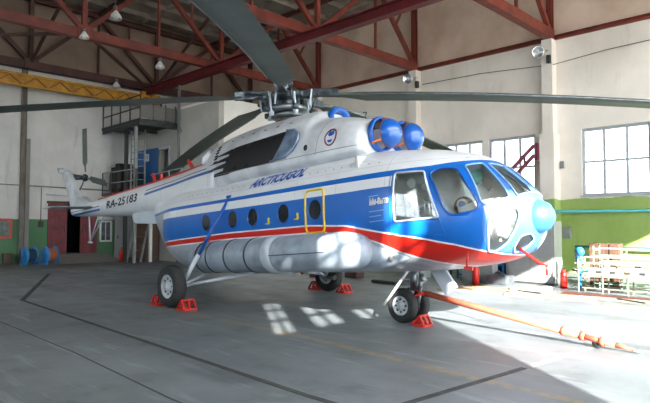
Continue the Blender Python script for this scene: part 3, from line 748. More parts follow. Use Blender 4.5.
# small round port, louvres, emblem, rear nozzle
def disc(bvh, x, z, rx, rz, name, m, off=.006, n=nS, y=-.95):
    c = Vector((x, y, z)); return patch(name, bvh, [c+Vector((rx*math.cos(a), 0, rz*math.sin(a))) for a in (2*PI*k/24 for k in range(24))], n, m, HELI, off, 1)
disc(BVH_C, -1.5, 3.22, .05, .06, 'drain_port', M_dark)
mb = MB()
for k in range(6):
    p = proj_on(BVH_C, Vector((-4.62-.01*k,-.9,3.40+.075*k)), nS, .01); mb.beam(p+Vector((-.05,0,-.01)), p+Vector((.07,0,.01)), .02, .03)
mb.build('louvre', M_dark, HELI)
cpt = Vector((-.88,-.93,3.32)); circ = [proj_on(BVH_C, cpt+Vector((.13*math.cos(a),0,.155*math.sin(a))), nS, .006) for a in (2*PI*k/28 for k in range(28))]
em = MB().tube(circ, .014, 6, closed=True).build('emblem', mat('emblem_red_brown', '#6b2b35', .5), HELI)
patch('emblem_mark', BVH_C, [cpt+Vector(p) for p in ((-.07,0,.05),(-.03,0,.17),(.0,0,.08),(.05,0,.18),(.07,0,.05),(.03,0,.02),(-.04,0,.02))], nS, M_dblue, em, .008, 1)
patch('emblem_mark', BVH_C, [cpt+Vector(p) for p in ((-.07,0,-.05),(.06,0,-.05),(.03,0,-.1),(-.04,0,-.1))], nS, M_dblue, em, .008, 1)
seam([(-.3,-.9,3.08),(-4.9,-.9,3.08)], .008, 'cowling_seam', M_grey, BVH_C)
seam([(-1.25,-.95,3.05),(-1.1,-.8,3.8)], .006, 'cowling_seam', M_grey, BVH_C)
seam([(-2.6,-.75,3.85),(-2.6,-.2,4.1)], .006, 'cowling_seam', M_grey, BVH_C, (0,-.3,1))
mb = MB()
for i, x in enumerate((-2.2,-2.6,-3.0,-3.4,-3.8,-4.2)):
    p = proj_on(BVH_C, Vector((x,-.72,3.85)), Vector((0,-1,.8)).normalized(), .004); mb.beam(p, p+Vector((.07,0,0)), .03, .02)
mb.build('latch', M_grey, HELI)
MB().tube([(-5.25,-.55,3.75),(-5.45,-.6,3.62),(-5.5,-.62,3.5)], [.09,.10,.07], 10).build('vent_scoop', M_cowl, HELI)
# engine air intakes: blue ring, dark throat, domed dust protector, orange stay
for sy in (-.37, .27):
    o = (-.27, sy, 3.30)
    r = MB().lathe([(.25,.0),(.31,.05),(.325,.11),(.315,.15),(.28,.16),(.26,.1),(.25,.0)], o, (1,0,-.03), 36).build('engine_intake', M_hblue, HELI)
    MB().lathe([(0,.05),(.26,.04)], o, (1,0,-.03), 30).build('intake_throat', M_dark, r)
    MB().lathe([(0,.50),(.08,.49),(.15,.46),(.205,.41),(.245,.35),(.26,.30),(.25,.28),(0,.28)], o, (1,0,-.03), 36).build('dust_dome', M_hblue, r)
    MB().lathe([(.263,.28),(.264,.30),(.25,.30),(.25,.28)], o, (1,0,-.03), 36).build('rim', mat('orange_rim', '#8a4a3c', .5), r)
    MB().tube([(.03,sy-.20,3.17),(-.16,sy-.27,3.12)], .022, 8).tube([(.03,sy+.2,3.17),(-.16,sy+.27,3.12)], .022, 8).tube([(.03,sy,3.54),(-.14,sy,3.58)], .02, 8).build('stay', mat('orange_stay', '#e07a3a', .5), r)
# oil cooler fan intake on top
o = MB().lathe([(.22,0),(.30,.02),(.325,.09),(.30,.16),(.24,.17),(.21,.10),(.20,0)], (-1.60,0,3.82), (1,0,.1), 32).build('cooler_intake', M_hblue, HELI)
MB().lathe([(0,.05),(.21,.04)], (-1.60,0,3.82), (1,0,.1), 28).build('intake_throat', mat('brown_dark', '#3a2c20', .7), o)
MB().tube([(-1.05,.25,3.83),(-1.02,.25,3.97),(-1.1,.25,3.98)], .012, 6).build('whip_antenna', M_dark, HELI)

# tail boom
mbb.build('tail_boom', M_boom, HELI)
mb = MB()
rsp = []
for x, w, h in ((-4.9,.10,3.70),(-5.6,.12,3.72),(-6.8,.10,3.67),(-9,.07,3.56),(-11,.05,3.49),(-13.2,.03,3.42)):
    zt = catmull(BOOM, x)[1]; rsp.append([(x,-w,zt-.06),(x,-w*.6,h),(x,w*.6,h),(x,w,zt-.06)])
mb.loft(rsp, smooth=False).build('spine_fairing', M_red, HELI)
MB().tube([(-5.05,0,3.66),(-5.3,0,3.78),(-5.6,0,3.74)], [.18,.14,.08], 10).build('spine_cap', M_red, HELI)
for (x, dx, h) in ((-6.95,-.30,.34),(-9.1,-.15,.30),(-8.75,.0,.22)):
    z = catmull(BOOM, x)[1]; MB().beam((x,0,z),(x+dx,0,z+h), .05, .09, (1,0,0)).build('blade_antenna', M_red, HELI)
MB().tube([(-7.6,0,3.75),(-9.4,0,3.78)], .008, 5).tube([(-7.6,0,3.75),(-7.6,0,3.55)], .012, 5).tube([(-8.3,0,3.77),(-8.3,0,3.5)], .012, 5).build('wire_antenna', M_lgrey, HELI)
MB().prism([(-9.95,-.36,2.66),(-9.8,-.36,2.36),(-7.9,-.36,2.22),(-7.75,-.36,2.5),(-7.8,-.36,2.7)], (0,.72,0)).bevel(.03).build('radar_box', M_lgrey, HELI)
# fin, stabiliser, skid
prof = [(-13.2,3.32,.13),(-14.2,3.42,.12),(-14.85,3.66,.11),(-15.7,4.70,.08),(-16.1,4.84,.07),(-16.45,4.72,.05),(-15.75,3.75,.08),(-15.45,3.1,.1),(-14.6,2.95,.12)]
mb = MB(); a = [mb.bm.verts.new((x,-w,z)) for x, z, w in prof]; b = [mb.bm.verts.new((x,w,z)) for x, z, w in prof]
mb.bm.faces.new(a); mb.bm.faces.new(b[::-1]); n = len(a)
for i in range(n): mb.bm.faces.new((a[i], a[(i+1) % n], b[(i+1) % n], b[i]))
mb.bevel(.035, 3).build('tail_fin', M_cowl, HELI)
MB().tube([(-16.2,-.05,4.9),(-16.75,-.1,4.96),(-16.95,0,4.85),(-16.8,.1,4.8),(-16.4,.05,4.85)], .03, 6).build('fin_bumper', M_lgrey, HELI)
for sg in (-1, 1):
    mb = MB(); r = []
    for t in (0, 1):
        y = sg*(.16+1.3*t); xl = -12.95-.55*t; xt = -13.85-.45*t; z = 3.14+.02*t; th = .05-.02*t
        r.append([(xl,y,z),(xl-.2,y,z+th),(xt,y,z+.008),(xt,y,z-.008),(xl-.2,y,z-th)])
    mb.loft(r, smooth=False).build('stabiliser', M_lgrey, HELI)
MB().tube([(-12.95,-.1,2.85),(-13.9,0,2.0)], .02, 8).tube([(-12.95,.1,2.85),(-13.9,0,2.0)], .02, 8).tube([(-14.0,0,2.95),(-13.93,0,2.0)], .028, 8).lathe([(0,-.05),(.08,-.04),(.08,0),(0,.02)], (-13.92,0,1.98), (.2,0,1), 14).build('tail_skid', M_lgrey, HELI)
# tail rotor
TR = Vector((-15.6,.50,4.50))
trh = MB().tube([(-15.6,.05,4.5),(-15.6,.5,4.5)], [.12,.07], 12).lathe([(0,-.08),(.13,-.07),(.15,0),(.11,.08),(0,.1)], TR, (0,1,0), 16).build('tail_rotor_hub', M_rotor, HELI)
for k, ang in enumerate((91, -13, 218)):
    a = math.radians(ang); d = Vector((math.cos(a),0,math.sin(a))); s = Vector((-math.sin(a),0,math.cos(a))); r = []
    for t, c in ((.22,.05),(.45,.10),(.6,.30),(1.5,.30),(1.92,.29)):
        p = TR+d*t; s = (Vector((-math.sin(a),0,math.cos(a)))*.8+Vector((0,-.3,0))); r.append([p-s*c*.5, p-s*c*.2+Vector((0,.025,0)), p+s*c*.5, p-s*c*.2-Vector((0,.025,0))])
    MB().loft(r, smooth=False).build('tail_rotor_blade', M_blade, trh)

# main rotor
HB = Vector((-3.07,0,4.72))
MB().tube([(-3.07,0,4.0),(-3.07,0,4.95)], [.16,.11], 16).build('rotor_mast', M_alu, HELI)
hub = MB().lathe([(0,-.12),(.22,-.10),(.34,-.05),(.36,.04),(.24,.12),(.12,.2),(.10,.30),(0,.31)], HB, (0,0,1), 20).build('main_rotor_hub', M_rotor, HELI)
MB().lathe([(.20,0),(.42,.02),(.44,.07),(.40,.12),(.2,.12)], (HB.x,0,4.34), (0,0,1), 24).lathe([(.18,0),(.36,.0),(.38,.06),(.2,.08)], (HB.x,0,4.22), (0,0,1), 20).build('swashplate', M_alu, hub)
MB().lathe([(0,0),(.24,0),(.26,.03),(.2,.08),(0,.09)], (HB.x-.1,0,4.10), (0,0,1), 24).build('mast_cover', M_dkred, hub)
blades = [(32,.08,.75),(95,0,.9),(170,.015,1.1),(240,.06,.3),(312,.06,1.1)]
for ang, dl, dq in blades:
    a = math.radians(ang); d = Vector((math.cos(a),math.sin(a),0)); s = Vector((-math.sin(a),math.cos(a),0)); up = Vector((0,0,1))
    gr = MB().beam(HB+d*.2, HB+d*.72, .20, .14).beam(HB+d*.7, HB+d*1.15-up*dl*.6, .12, .16).tube([HB+d*.45+s*.12+up*.02, HB+d*.95+s*.2+up*.0], .045, 10)
    gr.lathe([(0,-.11),(.075,-.1),(.075,.1),(0,.11)], HB+d*.52, (0,0,1), 12).lathe([(0,-.16),(.06,-.15),(.06,.15),(0,.16)], HB+d*.34, s, 12).tube([HB+d*.62+s*.14-up*.02, HB+d*.45+s*.22-up*.38], .018, 8).tube([HB+d*.3-s*.16-up*.05, HB+d*.32-s*.2-up*.34], .022, 8)
    gr.lathe([(0,-.06),(.07,-.05),(.07,.05),(0,.06)], HB+d*.5+s*.23-up*.36, up, 10)
    MB().tube([HB+d*.60-s*.15+up*.05, HB+d*.55-s*.2-up*.3], .02, 8).build('pitch_link', M_lgrey, hub)
    MB().tube([HB+d*.42+s*.2-up*.02, HB+d*.40+s*.22-up*.46], .026, 8).lathe([(0,-.05),(.055,-.04),(.055,.04),(0,.05)], HB+d*.40+s*.22-up*.44, up, 10).build('pitch_link', M_lgrey, hub)
    g = gr.build('blade_grip', M_rotor, hub)
    r = []
    for t in (1.0,1.2,1.45,1.7,2.2,3.0,4.0,5.0,6.0,7.0,8.0,9.0,10.0,10.62):
        c = .16 if t < 1.1 else (.2 if t < 1.3 else (.34 if t < 1.5 else .52)); th = .07 if t < 1.3 else .062
        p = HB+d*t-up*(dl*t+dq*(t/10.65)**2); q = -s if True else s
        # leading edge on the +s side (rotor turns clockwise seen from above is -s)
        le = -s; tw = math.radians(6-6*t/10.6); cd = le*math.cos(tw)+up*math.sin(tw)
        r.append([p+cd*c*.28, p+cd*c*.2+up*th*.55, p+up*th*.5, p-cd*c*.4+up*.012, p-cd*c*.72, p-cd*c*.4-up*.012, p-up*th*.5, p+cd*c*.2-up*th*.5])
    bl = MB().loft(r).build('rotor_blade', M_blade, HELI)
    for f in bl.data.polygons: f.use_smooth = False
    if ang > 300: MB().beam(HB+d*.78+up*.02, HB+d*1.12+up*.0, .26, .2).bevel(.03).build('root_fitting', M_lgrey, hub)
    if True:
        le = -s; rp = [HB+d*t-up*(dl*t+dq*(t/10.65)**2)+le*.52*.28 for t in (1.8,4,6,8,10.6)]
        MB().tube(rp, .012, 6).build('leading_edge_strip', M_alu, bl)

# external tank, starboard (and its twin)
def tank(sg):
    ax = Vector((1,0,0)); y = 1.31*sg; z = 1.275
    prof = [(0,-4.95),(.10,-4.93),(.2,-4.85),(.27,-4.70),(.31,-4.5),(.328,-4.2),(.33,-3.5),(.33,-.5),(.32,-.25),(.285,.0),(.24,.12),(.17,.2),(.08,.24),(0,.25)]
    prof = [(r, h) for r, h in prof]
    t = MB().lathe(prof, (0,y,z), ax, 40).build('fuel_tank', M_gsilver, HELI)
    tag(t, 'silver-grey external tank along the cabin side')
    for bx, w, m in ((-4.35,.05,M_gsilver),(-3.95,.05,M_gsilver),(-3.3,.05,M_gsilver),(-2.62,.05,M_gsilver)):
        MB().lathe([(.328,-.022),(.340,-.018),(.340,.018),(.328,.022)], (bx,y,z), ax, 40).build('strap', M_dgrey, t)
    MB().lathe([(.329,-.13),(.345,-.11),(.35,.09),(.329,.13)], (-2.0,y,z), ax, 40).build('collar', M_lgrey, t)
    MB().beam((-1.9,y+sg*.329,z-.02),(-.45,y+sg*.329,z+.0), .01, .015).build('joint_line', M_dgrey, t)
    MB().lathe([(0,.03),(.035,.03),(.05,.05),(.075,.05),(.08,0)], (.08,y+sg*.16,z+.04), (.8,sg*.6,0), 20).build('filler_cap', M_grey, t)
    MB().lathe([(.26,-.3),(.24,.1),(.16,.45),(.05,.7),(0,.75)], (.05,1.02*sg,1.2), (1,-.12*sg,-.04), 28).build('tank_fairing', M_gsilver, t)
    MB().lathe([(0,.03),(.04,.03),(.05,0)], (.52,sg*1.13,1.14), (.5,sg*1,0), 14).build('vent', M_grey, t)
tank(-1); tank(1)

# main gear
def wheel(x, y, r, w, side):
    z = gz(x)+r*.985
    o = MB().lathe([(r*.56,-w*.42),(r*.80,-w*.5),(r*.93,-w*.42),(r,-w*.2),(r,w*.2),(r*.93,w*.42),(r*.80,w*.5),(r*.56,w*.42)], (x,y,z), (0,1,0), 44).build('wheel', M_rubber, HELI)
    MB().lathe([(r*.58,-w*.40),(r*.52,-w*.44),(r*.46,-w*.30),(r*.22,-w*.26),(r*.2,-w*.5),(.0,-w*.52)], (x,y,z), (0,1,0), 32).lathe([(r*.58,w*.40),(r*.52,w*.44),(r*.46,w*.30),(r*.22,w*.26),(r*.2,w*.5),(.0,w*.52)], (x,y,z), (0,1,0), 32).build('wheel_hub', mat('wheel_hub_pale_grey', '#c3cad0', .4, scale=8, color2='#9da4aa'), o)
    mb = MB()
    for k in range(8):
        a = 2*PI*k/8
        for q in (-1, 1): mb.lathe([(0,0),(.018,.0),(.018,.02),(0,.02)], (x+r*.36*math.cos(a),y+q*w*.29,z+r*.36*math.sin(a)), (0,q,0), 6)
    mb.build('wheel_bolt', M_dgrey, o)
    return Vector((x, y, z))
for sg, wx, wy in ((-1,-4.46,2.13),(1,-4.22,2.16)):
    ax = wheel(wx, sg*wy, .432, .26, sg)
    top = Vector((-3.72, sg*1.16, 2.50)); e = Vector((wx+.16, sg*(wy-.22), ax.z+.12)); mid = top.lerp(e, .7)
    s = MB().tube([top, mid], .032, 12).tube([mid, mid+(e-mid)*.15], .04, 12).build('shock_strut', M_hblue, HELI); tag(s, 'blue-painted upper strut')
    MB().tube([mid, e], .048, 12).build('strut_cylinder', M_lgrey, s)
    MB().beam(top+Vector((-.08,0,.02)), top+Vector((.08,0,.02)), .05, .05).build('strut_mount', M_hblue, s)
    MB().tube([e, Vector((wx, sg*(wy-.05), ax.z))], .05, 10).tube([(wx+.02, sg*(wy-.2), ax.z-.02), (-3.3,sg*.75,.93)], .038, 10).tube([(wx+.0, sg*(wy-.22), ax.z), (-4.9,sg*.7,1.0)], .03, 10).tube([(-3.3,sg*.75,.93),(-2.5,sg*.55,.89)], .035, 10).build('axle_frame', M_lgrey, HELI)
# nose gear
for y in (-.17, .17): nz = wheel(-.06, y, .298, .17, 1)
MB().tube([(.14,0,.95),(.05,0,.55)], .065, 14).tube([(.05,0,.6),(-.02,0,.36)], .045, 12).tube([(-.06,-.1,nz.z),(-.06,.1,nz.z)], .045, 10).tube([(.22,0,.58),(.16,0,.34),(-.02,0,.3)], .03, 10).tube([(.24,.05,.8),(.14,.04,.5)], .04, 10).tube([(.3,0,.7),(.24,0,.82)], .05, 10).build('nose_leg', M_alu, HELI)
MB().tube([(.12,-.05,.66),(.2,-.12,.56),(.3,-.05,.5)], .018, 6).tube([(.05,-.08,.5),(.16,-.1,.4)], .018, 6).build('hydraulic_hose', M_dkred, HELI)
MB().beam((.58,.0,.93),(.84,.0,.54), .05, .26, (.8,0,.5)).build('nose_gear_door', M_lgrey, HELI)
tag(MB().tube([(.28,-.35,.95),(-.27,-.42,.32)], .024, 10).build('support_rod', M_white, HELI), 'white rod slanting down from the belly')
MB().tube([(-1.6,-.35,.88),(-1.7,-.35,.80),(-1.5,-.35,.78)], .05, 8).build('belly_drain', M_dgrey, HELI)
MB().lathe([(0,-.04),(.03,-.03),(.045,.0),(0,.0)], (-2.6,-.2,.87), (0,0,1), 10).build('belly_light', M_red, HELI)

# lettering
def lettering(name, text, bvh, x0, z0, size, m, n=(0,-1,.0), xscale=1.0, shear=0.0, offset=0.0, slope=0.0, ysurf=-1.2, zstretch=1.0):
    cu = bpy.data.curves.new(name, 'FONT'); cu.body = text; cu.size = size; cu.shear = shear; cu.offset = offset; cu.resolution_u = 3
    ob = bpy.data.objects.new(name, cu); COL.objects.link(ob); bpy.context.view_layer.update()
    me = bpy.data.meshes.new_from_object(ob.evaluated_get(bpy.context.evaluated_depsgraph_get())); bpy.data.objects.remove(ob, do_unlink=True)
    bm = bmesh.new(); bm.from_mesh(me); bmesh.ops.triangulate(bm, faces=bm.faces)
    bmesh.ops.subdivide_edges(bm, edges=[e for e in bm.edges if e.calc_length() > .06], cuts=1)
    n = Vector(n).normalized(); u = Vector((0, -n.z, -n.y)) if abs(n.z) > 1e-6 else Vector((0,0,1)); u = Vector((1,0,0)).cross(n)*-1
    if u.z < 0: u = -u
    for v in bm.verts:
        p = Vector((x0+v.co.x*xscale, ysurf, z0+slope*v.co.x*xscale))+u*v.co.y*zstretch
        v.co = proj_on(bvh, p, n, .011)
    bmesh.ops.triangulate(bm, faces=[f for f in bm.faces if len(f.verts) > 3])
    s = MB(); s.bm.free(); s.bm = bm; return s.build(name, m, HELI)
lettering('operator_lettering', 'ARCTICUGOL', BVH_H, -3.05, 2.625, .315, M_dblue, (0,-1,.42), .79, .3, .011, .045, -1.12)
lettering('type_lettering', 'Ми-8мтв', BVH_H, .235, 1.985, .14, M_white, (0,-1,0), .66, .15, .006, .03, -1.2)
lettering('registration_lettering', 'RA-25183', BVH_B, -11.75, 2.975, .33, M_dark, (0,-1,.1), 1.82, .05, .008, -.0, -.4)
for k, (dz, w) in enumerate(((-.12,.30),(-.20,.24),(-.28,.28),(.12,.2))):
    MB().beam(proj_on(BVH_H, Vector((.22,-1.2,2.0+dz)), Vector((0,-1,0)), .003), proj_on(BVH_H, Vector((.22+w,-1.2,2.0+dz+.01)), Vector((0,-1,0)), .003), .004, .012).build('placard_line', M_lblue, HELI)

# ---------------------------------------------------------------- around the helicopter
def chock(loc, rz, label, group=None, s=1.0):
    t = empty('wheel_chock', loc, (0,0,rz), label, 'wheel chock', group)
    w, l, h = .26*s, .30*s, .20*s
    for sy in (-w/2, 0, w/2):
        MB().beam((-l/2,sy,.02),(l/2,sy,.02), .035, .035).beam((-l/2+.01,sy,.02),(.03,sy,h), .03, .035).beam((l/2-.01,sy,.02),(.03,sy,h), .03, .035).build('side_frame', M_red, t)
    for q in ((-l/2,.02),(l/2,.02),(.03,h)): MB().beam((q[0],-w/2,q[1]),(q[0],w/2,q[1]), .035).build('crossbar', M_red, t)
    return t
a = hw(-4.46,-2.13,0); b = hw(-4.22,2.16,0); c = hw(-.06,-.2,0)
chock((a.x+.02, a.y-.50, 0), HA, 'red wheel chock in front of the big left-hand main wheel')
chock((a.x, a.y+.50, 0), HA+PI, 'red wheel chock behind the big left-hand main wheel')
chock((b.x, b.y-.50, 0), HA, 'red wheel chock in front of the main wheel beneath the far side of the helicopter')
chock((b.x, b.y+.50, 0), HA+PI, 'red wheel chock behind the main wheel beneath the far side of the helicopter')
chock((c.x-.0, c.y-.40, 0), HA, 'red wheel chock in front of the small nose wheels', None, .85)
# tow bar
p0 = hw(.30,0,.50); p1 = Vector((8.16,2.36,.045)); T = empty('tow_bar', (p1.x,p1.y,0), (0,0,0), 'long orange tow bar reaching from the nose wheels forward along the floor', 'tow bar')
L = lambda v: Vector(v)-Vector((p1.x,p1.y,0))
pe = p0.lerp(p1, .80)
MB().tube([L(p0), L(pe)], .05, 14).build('tube', M_orange, T)
MB().tube([L(pe), L(p0.lerp(p1,.93))], .038, 12).tube([L(p0.lerp(p1,.93)), L(p1)], [.035,.02], 10).build('drawbar_end', M_orange, T)
d = (p1-p0).normalized()
for t in (.72,.80,.88): q = p0.lerp(p1, t); MB().lathe([(.045,-.03),(.065,-.03),(.065,.03),(.045,.03)], L(q), d, 14).build('clamp', M_orange, T)
q = p0.lerp(p1,.86); qa = L(q)
MB().beam(qa, qa+Vector((0,0,-(q.z-.08))), .03).lathe([(0,-.02),(.07,-.02),(.075,0),(.07,.02),(0,.02)], (qa.x,qa.y,.075), (1,0,0), 18).build('caster', M_dgrey, T)
MB().tube([L(p1)+Vector((-.03,0,0)), L(p1)+Vector((.0,-.10,-.01)), L(p1)+Vector((.04,-.02,0))], .014, 6).build('tow_eye', M_lgrey, T)
MB().beam(L(p0)+Vector((-.16,.0,0)), L(p0)+Vector((.16,.0,0)), .05).tube([L(p0)+Vector((-.16,0,0)), L(hw(-.06,-.1,.36))], .02, 8).tube([L(p0)+Vector((.16,0,0)), L(hw(-.06,.1,.36))], .02, 8).build('fork', M_red, T)

# ---------------------------------------------------------------- back wall and corner
def reel(loc, label, cable):
    t = empty('cable_reel', loc, (0,0,.35), label, 'cable reel', None); t.scale = (.72,.72,.95)
    for q in (-.3, .3):
        MB().lathe([(.05,-.02),(.36,-.02),(.38,0),(.36,.02),(.05,.02)], (q,0,.42), (1,0,0), 24).build('flange', M_blue, t)
        MB().beam((q*1.25,-.3,.02),(q*1.25,0,.5), .05).beam((q*1.25,.3,.02),(q*1.25,0,.5), .05).beam((q*1.25,-.32,.03),(q*1.25,.32,.03), .05).build('stand', M_blue, t)
    MB().lathe([(0,-.28),(.26,-.28),(.28,-.2),(.28,.2),(.26,.28),(0,.28)], (0,0,.42), (1,0,0), 24).build('cable', cable, t)
    return t
reel((8.05,25.3,0), 'blue cable reel with dark cable under the rusty wall post', mat('dark_blue_cable', '#27495f', .7))
reel((8.72,24.9,0), 'blue reel wound with orange cable left of the red doorway', mat('copper_orange_cable', '#b8683f', .6, scale=20))
t = empty('extinguisher_box', (6.9,Y2-.04,1.5), (0,0,0), 'red framed safety board on the green wall at the far left', 'notice board')
MB().box((-.55,-.03,-.42),(.75,.03,.42)).build('frame', M_red, t); MB().box((-.45,-.045,-.32),(.65,-.03,.32)).build('panel', mat('faded_grey_poster', '#7f8a83', .7, scale=7, color2='#59655e'), t)
t.name = 'notice_board'
tag(MB().box((8.72,Y2-.1,1.55),(8.9,Y2,1.8)).tube([(8.8,Y2-.04,1.8),(8.8,Y2-.04,3.3)], .015, 6).build('switch_box', M_dgrey), 'small dark switch box with conduit on the wall left of the red doorway', 'switch box')
tag(MB().tube([(3,Y2-.08,3.42),(8.6,Y2-.08,3.36),(11.9,Y2-.08,3.30)], .025, 8).build('wall_pipe', M_grey), 'thin grey pipe running along the white back wall above the doorway', 'pipe')
tag(MB().tube([(9.0,Y2-.1,3.0),(10.8,Y2-.1,2.95),(11.0,Y2-.1,2.8),(11.0,Y2-.1,2.3)], .03, 8).build('wall_pipe', M_lgrey), 'bent pale pipe just above the red doors', 'pipe')
tag(MB().box((7.3,Y2-.25,0),(7.65,Y2-.02,.45)).build('wooden_crate', mat('grimy_wood', '#5a4a3c', .8)), 'small dirty box against the back wall left of the reels', 'box')
# window in the green panel
w = struct(MB().box((11.42,Y2-.08,.85),(12.02,Y2-.02,.93)).box((11.42,Y2-.08,1.78),(12.02,Y2-.02,1.86)).box((11.42,Y2-.08,.85),(11.5,Y2-.02,1.86)).box((11.94,Y2-.08,.85),(12.02,Y2-.02,1.86)).box((11.70,Y2-.07,.9),(11.73,Y2-.03,1.8)).build('window_9', M_white)); MB().box((11.5,Y2-.05,.93),(11.94,Y2-.045,1.78)).build('pane', mat('dusty_grey_glass', '#5f6870', .25, scale=4, color2='#3c4248'), w)
def extinguisher(loc, label, h=.5, r=.085):
    t = empty('fire_extinguisher', loc, (0,0,.6), label, 'fire extinguisher')
    MB().lathe([(0,0),(r,.0),(r,h*.8),(r*.7,h*.92),(r*.3,h),(0,h)], (0,0,0), (0,0,1), 16).build('cylinder', M_red, t)
    MB().tube([(0,0,h),(0,0,h+.07),(.08,0,h+.09)], .018, 6).tube([(.05,0,h+.04),(r+.03,0,h*.7),(r+.03,0,h*.25)], .012, 6).build('valve_hose', M_dark, t)
extinguisher((11.55,24.3,0), 'red fire extinguisher standing below the white-framed window under the tail boom', .55, .1)
extinguisher((15.2,6.08,0), 'red fire extinguisher standing just right of the grey cabinet', .5, .09)
extinguisher((14.2,8.12,0), 'red fire extinguisher standing behind the nose gear tow fork', .55, .1)
# white panel door, brown locker, ladder, posts beneath the platform
d = struct(MB().box((12.25,Y2+.14,0),(13.15,Y2+.2,2.1)).build('door_4', mat('greyish_white_door', '#a8abac', .6))); MB().tube([(12.4,Y2+.1,1.0),(12.4,Y2+.1,1.15)], .02).build('door_handle', M_dgrey, d)
t = empty('steel_platform', (11.46,22.55,0), (0,0,0), 'dark steel platform with railings and posts beside the grey corner room', 'platform')
G = lambda x, y, z: (x-11.46, y-22.55, z)
MB().box(G(11.46,22.55,6.14), G(13.28,Y2-.02,6.26)).build('deck', M_dgrey, t)
MB().ibeam(G(11.5,22.6,6.05), G(11.5,Y2-.05,6.05), .1, .16, .02).ibeam(G(11.46,22.6,6.05), G(13.28,22.6,6.05), .1, .16, .02).ibeam(G(11.46,24.4,6.05), G(13.28,24.4,6.05), .08, .14, .02).build('deck_beam', M_dgrey, t)
for y in (22.6, 23.55, 24.5, 25.4, 26.3): MB().beam(G(11.5,y,6.26), G(11.5,y,7.3), .045).build('railing_post', M_dgrey, t)
for x in (12.1, 12.7, 13.2): MB().beam(G(x,22.6,6.26), G(x,22.6,7.0), .045).build('railing_post', M_dgrey, t)
for z in (6.75, 7.28): MB().beam(G(11.5,22.6,z), G(11.5,Y2-.05,z), .045).build('handrail', M_dgrey, t)
MB().box(G(11.5,22.58,6.3), G(13.25,22.61,6.9)).build('side_panel', mat('grey_sheet', '#6f6d69', .6), t)
MB().beam(G(11.56,23.1,0), G(11.56,23.1,6.1), .12).build('support_post', M_grey, t)
MB().beam(G(12.42,23.3,0), G(12.42,23.3,3.1), .12).build('support_post', M_white, t)
MB().beam(G(12.0,24.9,0), G(12.0,24.9,6.1), .14).build('support_post', M_dgrey, t)
MB().box(G(11.5,22.9,3.02), G(13.28,Y2-.02,3.14)).build('landing', M_dgrey, t)
for y in (22.95, 23.8, 24.65, 25.5, 26.3): MB().beam(G(11.52,y,3.14), G(11.52,y,4.1), .04).build('landing_post', M_dgrey, t)
MB().beam(G(11.52,22.95,4.1), G(11.52,Y2-.05,4.1), .04).beam(G(11.52,22.95,3.6), G(11.52,Y2-.05,3.6), .04).build('landing_rail', M_grey, t)
la = MB().beam(G(12.1,24.6,3.2), G(12.1,24.6,6.1), .06).beam(G(12.62,24.3,3.2), G(12.62,24.3,6.1), .06)
for k in range(9): la.beam(G(12.1,24.6,3.45+k*.31), G(12.62,24.3,3.45+k*.31), .035)
la.build('ladder', M_grey, t)
tag(MB().box((11.7,25.2,3.15),(12.9,26.0,4.55)).bevel(.2,2).build('equipment_bundle', mat('dark_brown_tarpaulin', '#38322e', .9, scale=3, bump=.6)), 'dark covered bundle standing on the lower landing left of the blue door', 'bundle')
d = struct(MB().box((BX-.10,24.22,3.2),(BX-.04,26.15,5.3)).build('door_5', mat('blue_metal_door', '#1f5f9c', .45, scale=3)))
MB().box((BX-.11,25.0,4.72),(BX-.10,25.5,5.08)).build('notice', M_paper, d)
mb = MB()
for k in range(5): mb.box((BX-.114,25.06,4.76+.05*k),(BX-.11,25.06+.3+.08*(k % 2),4.775+.05*k))
mb.build('notice_text', M_blue, d)
struct(MB().box((BX-.03,23.22,5.2),(BX+.03,24.28,5.28)).box((BX-.03,23.22,3.2),(BX+.03,23.3,5.2)).build('trim_13', M_lgrey))
tag(MB().tube([(BX-.06,22.38,.0),(BX-.06,22.38,7.95)], .07, 10).tube([(BX-.1,22.3,6.0),(BX-.2,22.1,6.05),(BX-.12,22.0,5.8)], .03, 6).build('vent_pipe', M_grey), 'tall thin grey pipe up the corner room wall right of the blue door', 'pipe')
t = empty('step_ladder', (11.5,23.6,0), (0,0,-.5), 'reddish metal stair ladder leaning up under the tail boom', 'ladder')
for s in (0, .55): MB().beam((s,0,0),(s+.5,.9,2.9), .05, .09).build('rail', M_grey, t)
for k in range(9): f = (k+.7)/9.5; MB().beam((.5*f,.9*f,2.9*f),(.55+.5*f,.9*f,2.9*f), .16, .03).build('step', M_dkred, t)
tag(MB().box((12.6,24.0,0),(13.25,25.3,2.2)).bevel(.01).box((12.59,24.62,.1),(12.60,24.66,2.1)).build('locker', mat('brown_locker', '#5b4636', .6, scale=2)), 'brown wooden locker standing under the steel platform', 'locker')
# crane girder
t = empty('bridge_crane', (13.15,25.4,8.0), (0,0,0), 'yellow overhead crane girder along the top of the back wall', 'crane')
mb = MB().box((-13,-.12,-.12),(0.9,.12,-.02)).box((-13,-.12,-.55),(0.9,.12,-.48)).box((-13,-.02,-.5),(0.9,.02,-.1)); mb.build('girder', M_yel, t)
mb = MB()
for k in range(14): x = -13+k; mb.beam((x,-.06,-.12),(x+.5,-.06,-.5), .05).beam((x+.5,-.06,-.5),(x+1,-.06,-.12), .05)
mb.build('lattice', mat('crane_lattice_brown', '#8a5a1c', .6), t)
MB().box((.25,-.3,-.12),(.65,.3,-.0)).box((-.2,-.1,-.05),(.0,.1,.15)).build('end_trolley', M_yel, t)
MB().beam((.85,0,-.5),(.85,0,-.02), .12).build('end_stop', M_dgrey, t)
